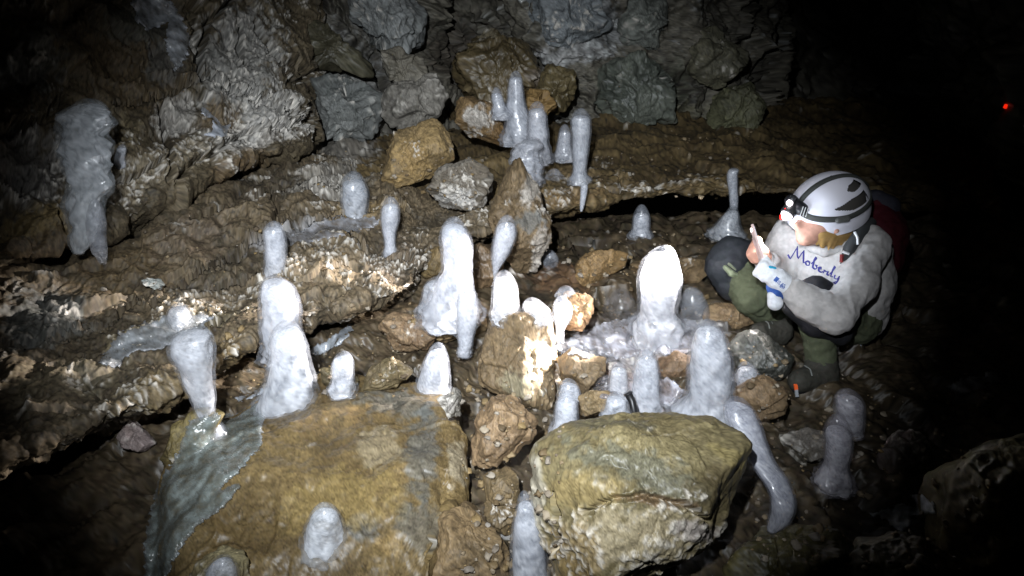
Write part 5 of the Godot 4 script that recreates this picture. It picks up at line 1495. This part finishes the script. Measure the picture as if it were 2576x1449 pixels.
func helmet() -> void:
	var up := (AR * -0.2 + AU * 0.76 - AF * 0.62).normalized()
	var fwd := AR * -1.0 + AU * -0.22 - AF * 0.12
	fwd = (fwd - up * fwd.dot(up)).normalized()
	var side := fwd.cross(up).normalized()                        # the caver's right
	if side.dot(AF) > 0.0: side = -side
	var centre := P(2086, 519, 2.78)
	var fr := Transform3D(Basis(fwd, up, side), centre)
	var ax := Vector3(0.147, 0.130, 0.116)
	var o := base("helmet", "white vented climbing helmet worn by the caver", "helmet", centre)
	# shell with three vents cut on each side
	var nu := 200
	var nv := 90
	for pass_ in 2:
		var pts := PackedVector3Array()
		var keep := PackedByteArray()
		var cols := PackedColorArray()
		for j in nv:
			var b := 88.0 - 102.0 * j / (nv - 1)
			for i in nu + 1:
				var a := -360.0 * i / nu + 180.0
				a = -a
				var brim := 0.0
				if b < 2.0: brim = (2.0 - b) * 0.0006
				var dip := 1.0 if pass_ == 0 else 0.0
				var bb := b
				if b < 10.0: bb = b - dip * 5.0 * sin(deg_to_rad(absf(a))) * (10.0 - b) / 24.0
				pts.append(dome_point(fr, ax, a, bb, brim - 0.016 * pass_) - centre)
				var h := 1
				if pass_ == 0:
					var s := absf(a)
					if s > 72.0 and s < 138.0 and absf(b - 27.0) < 8.5 * clampf((s - 72.0) / 30.0, 0.0, 1.0): h = 0
					if s > 104.0 and s < 150.0 and absf(b - 51.0) < 6.5 * clampf((s - 102.0) / 14.0, 0.0, 1.0): h = 0
				keep.append(h)
				cols.append(Color.WHITE)
		var m := grid_mesh(pts, nu + 1, nv, false, cols, keep)
		put("shell" if pass_ == 0 else "liner", m, plain(Color(0.66, 0.65, 0.72), 0.42) if pass_ == 0 else plain(Color(0.05, 0.045, 0.04), 0.9), o)
	# headlamp with its two bands, a thing of its own
	var lp := dome_point(fr, ax, 4.0, 22.0, 0.018)
	var h := base("headlamp", "lit headlamp with camouflage bands strapped round the caver's helmet", "headlamp", lp)
	var band := plain(Color(0.035, 0.037, 0.033), 0.85)
	put("band", strip(fr, ax, [Vector2(8, 20), Vector2(40, 14), Vector2(90, 9), Vector2(140, 11), Vector2(178, 16)], 5.0, 0.005, lp), band, h)
	put("band", strip(fr, ax, [Vector2(-8, 20), Vector2(-40, 14), Vector2(-90, 9), Vector2(-140, 11), Vector2(-178, 16)], 5.0, 0.005, lp), band, h)
	var top := []
	for k in 9: top.append(Vector2(0.0, 0.0))
	var pts := PackedVector3Array()
	for j in 40:
		var t := deg_to_rad(lerpf(24.0, 160.0, j / 39.0))
		for i in 5:
			var s := (i - 2) * 0.0068
			var v := Vector3(cos(t) * (ax.x + 0.005), sin(t) * (ax.y + 0.005), s + 0.012)
			if i == 0 or i == 4: v *= 0.965
			pts.append(fr * v - lp)
	put("band", grid_mesh(pts, 5, 40, false, PackedColorArray()), band, h)
	put("buckle", body(chain([dome_point(fr, ax, 76, 10, 0.008), dome_point(fr, ax, 88, 9, 0.008)], [0.011, 0.011]), 0.004, 0.004, lp, Color(0.09, 0.09, 0.085)), cloth_mat(0.4), h)
	var aim := (P(1880, 690, 2.70) - lp).normalized()
	var black := Color(0.02, 0.02, 0.022)
	put("bracket", body(chain([dome_point(fr, ax, 20, 24, 0.006), dome_point(fr, ax, -14, 24, 0.006)], [0.024, 0.024]), 0.01, 0.005, lp, black), cloth_mat(0.4), h)
	for i in 3: put("slot", tube_mesh([dome_point(fr, ax, 26.0 + i * 4.0, 30, 0.026), dome_point(fr, ax, 26.0 + i * 4.0, 18, 0.027)], [0.0016, 0.0016], lp, 6), plain(Color(0.4, 0.4, 0.4), 0.4), h)
	var body_at := lp + aim * 0.012
	put("housing", tube_mesh([body_at - aim * 0.02, body_at + aim * 0.018, body_at + aim * 0.022], [0.026, 0.027, 0.024], lp, 24), plain(Color(0.03, 0.03, 0.032), 0.4), h)
	var glow := StandardMaterial3D.new()
	glow.albedo_color = Color(1, 1, 1)
	glow.emission_enabled = true
	glow.emission = Color(1.0, 0.95, 0.97)
	glow.emission_energy_multiplier = 8.0
	put("lens", body([[body_at + aim * 0.024, body_at + aim * 0.026, 0.021, 0.019]], 0.004, 0.004, lp), glow, h)
	var upl := body_at + up * 0.040 - fwd * 0.004
	put("upper_lens", body([[upl + aim * 0.012, upl + aim * 0.013, 0.011, 0.011]], 0.004, 0.003, lp), glow, h)
	put("upper_housing", tube_mesh([upl - aim * 0.015, upl + aim * 0.006], [0.012, 0.013], lp, 16), plain(Color(0.03, 0.03, 0.032), 0.4), h)
	var red := StandardMaterial3D.new()
	red.albedo_color = Color(0.5, 0.05, 0.02)
	red.emission_enabled = true
	red.emission = Color(1.0, 0.12, 0.05)
	red.emission_energy_multiplier = 2.5
	put("red_lamp", body([[body_at + aim * 0.03 - up * 0.008 - AR * 0.016, body_at + aim * 0.03 - AR * 0.017 + up * 0.004, 0.006, 0.005]], 0.004, 0.003, lp), red, h)
	put("red_lamp", body([[body_at + aim * 0.016 + up * 0.022, body_at + aim * 0.02 + up * 0.022 - AR * 0.008, 0.005, 0.004]], 0.004, 0.003, lp), red, h)
	var l := SpotLight3D.new()
	l.name = "headlamp_light"
	h.add_child(l)
	l.position = body_at + aim * 0.056 - lp
	l.look_at(l.global_position + aim, Vector3.UP)
	l.spot_angle = 32.0
	l.spot_angle_attenuation = 0.9
	l.spot_range = 20.0
	l.spot_attenuation = 2.0
	l.light_size = 0.012
	l.light_color = Color(1.0, 0.97, 0.96)
	l.light_energy = 0.9
	l.shadow_enabled = true

func backpack() -> void:
	var at := P(2240, 660, 3.02)
	var o := base("backpack", "dark red backpack with pale reflective bits on the caver's back", "backpack", at)
	put("bag", body(chain([P(2200, 525, 3.06), P(2212, 590, 3.04), P(2215, 650, 3.04)], [0.07, 0.095, 0.085]), 0.05, 0.009, at, Color(0.045, 0.006, 0.009), [0.006, 18.0]), cloth_mat(0.8), o)
	put("lid", body(chain([P(2200, 505, 3.04), P(2235, 520, 3.02)], [0.045, 0.045]), 0.03, 0.008, at, Color(0.03, 0.03, 0.04), [0.004, 20.0]), cloth_mat(0.8), o)
	var strap := plain(Color(0.035, 0.038, 0.04), 0.85)
	put("strap", tube_mesh([P(2190, 560, 2.80), P(2165, 585, 2.735), P(2138, 625, 2.715), P(2124, 680, 2.72)], [0.022, 0.024, 0.024, 0.02], at, 12), strap, o)
	var shine := plain(Color(0.8, 0.8, 0.82), 0.3)
	put("reflective_strip", tube_mesh([P(2150, 583, 2.698), P(2157, 598, 2.696), P(2158, 615, 2.69)], [0.0045, 0.005, 0.0045], at, 8), shine, o)
	put("reflective_strip", tube_mesh([P(2120, 633, 2.69), P(2136, 639, 2.688)], [0.0045, 0.0045], at, 8), shine, o)
	put("webbing", tube_mesh([P(2118, 640, 2.70), P(2116, 660, 2.702)], [0.007, 0.006], at, 8), plain(Color(0.16, 0.015, 0.015), 0.8), o)
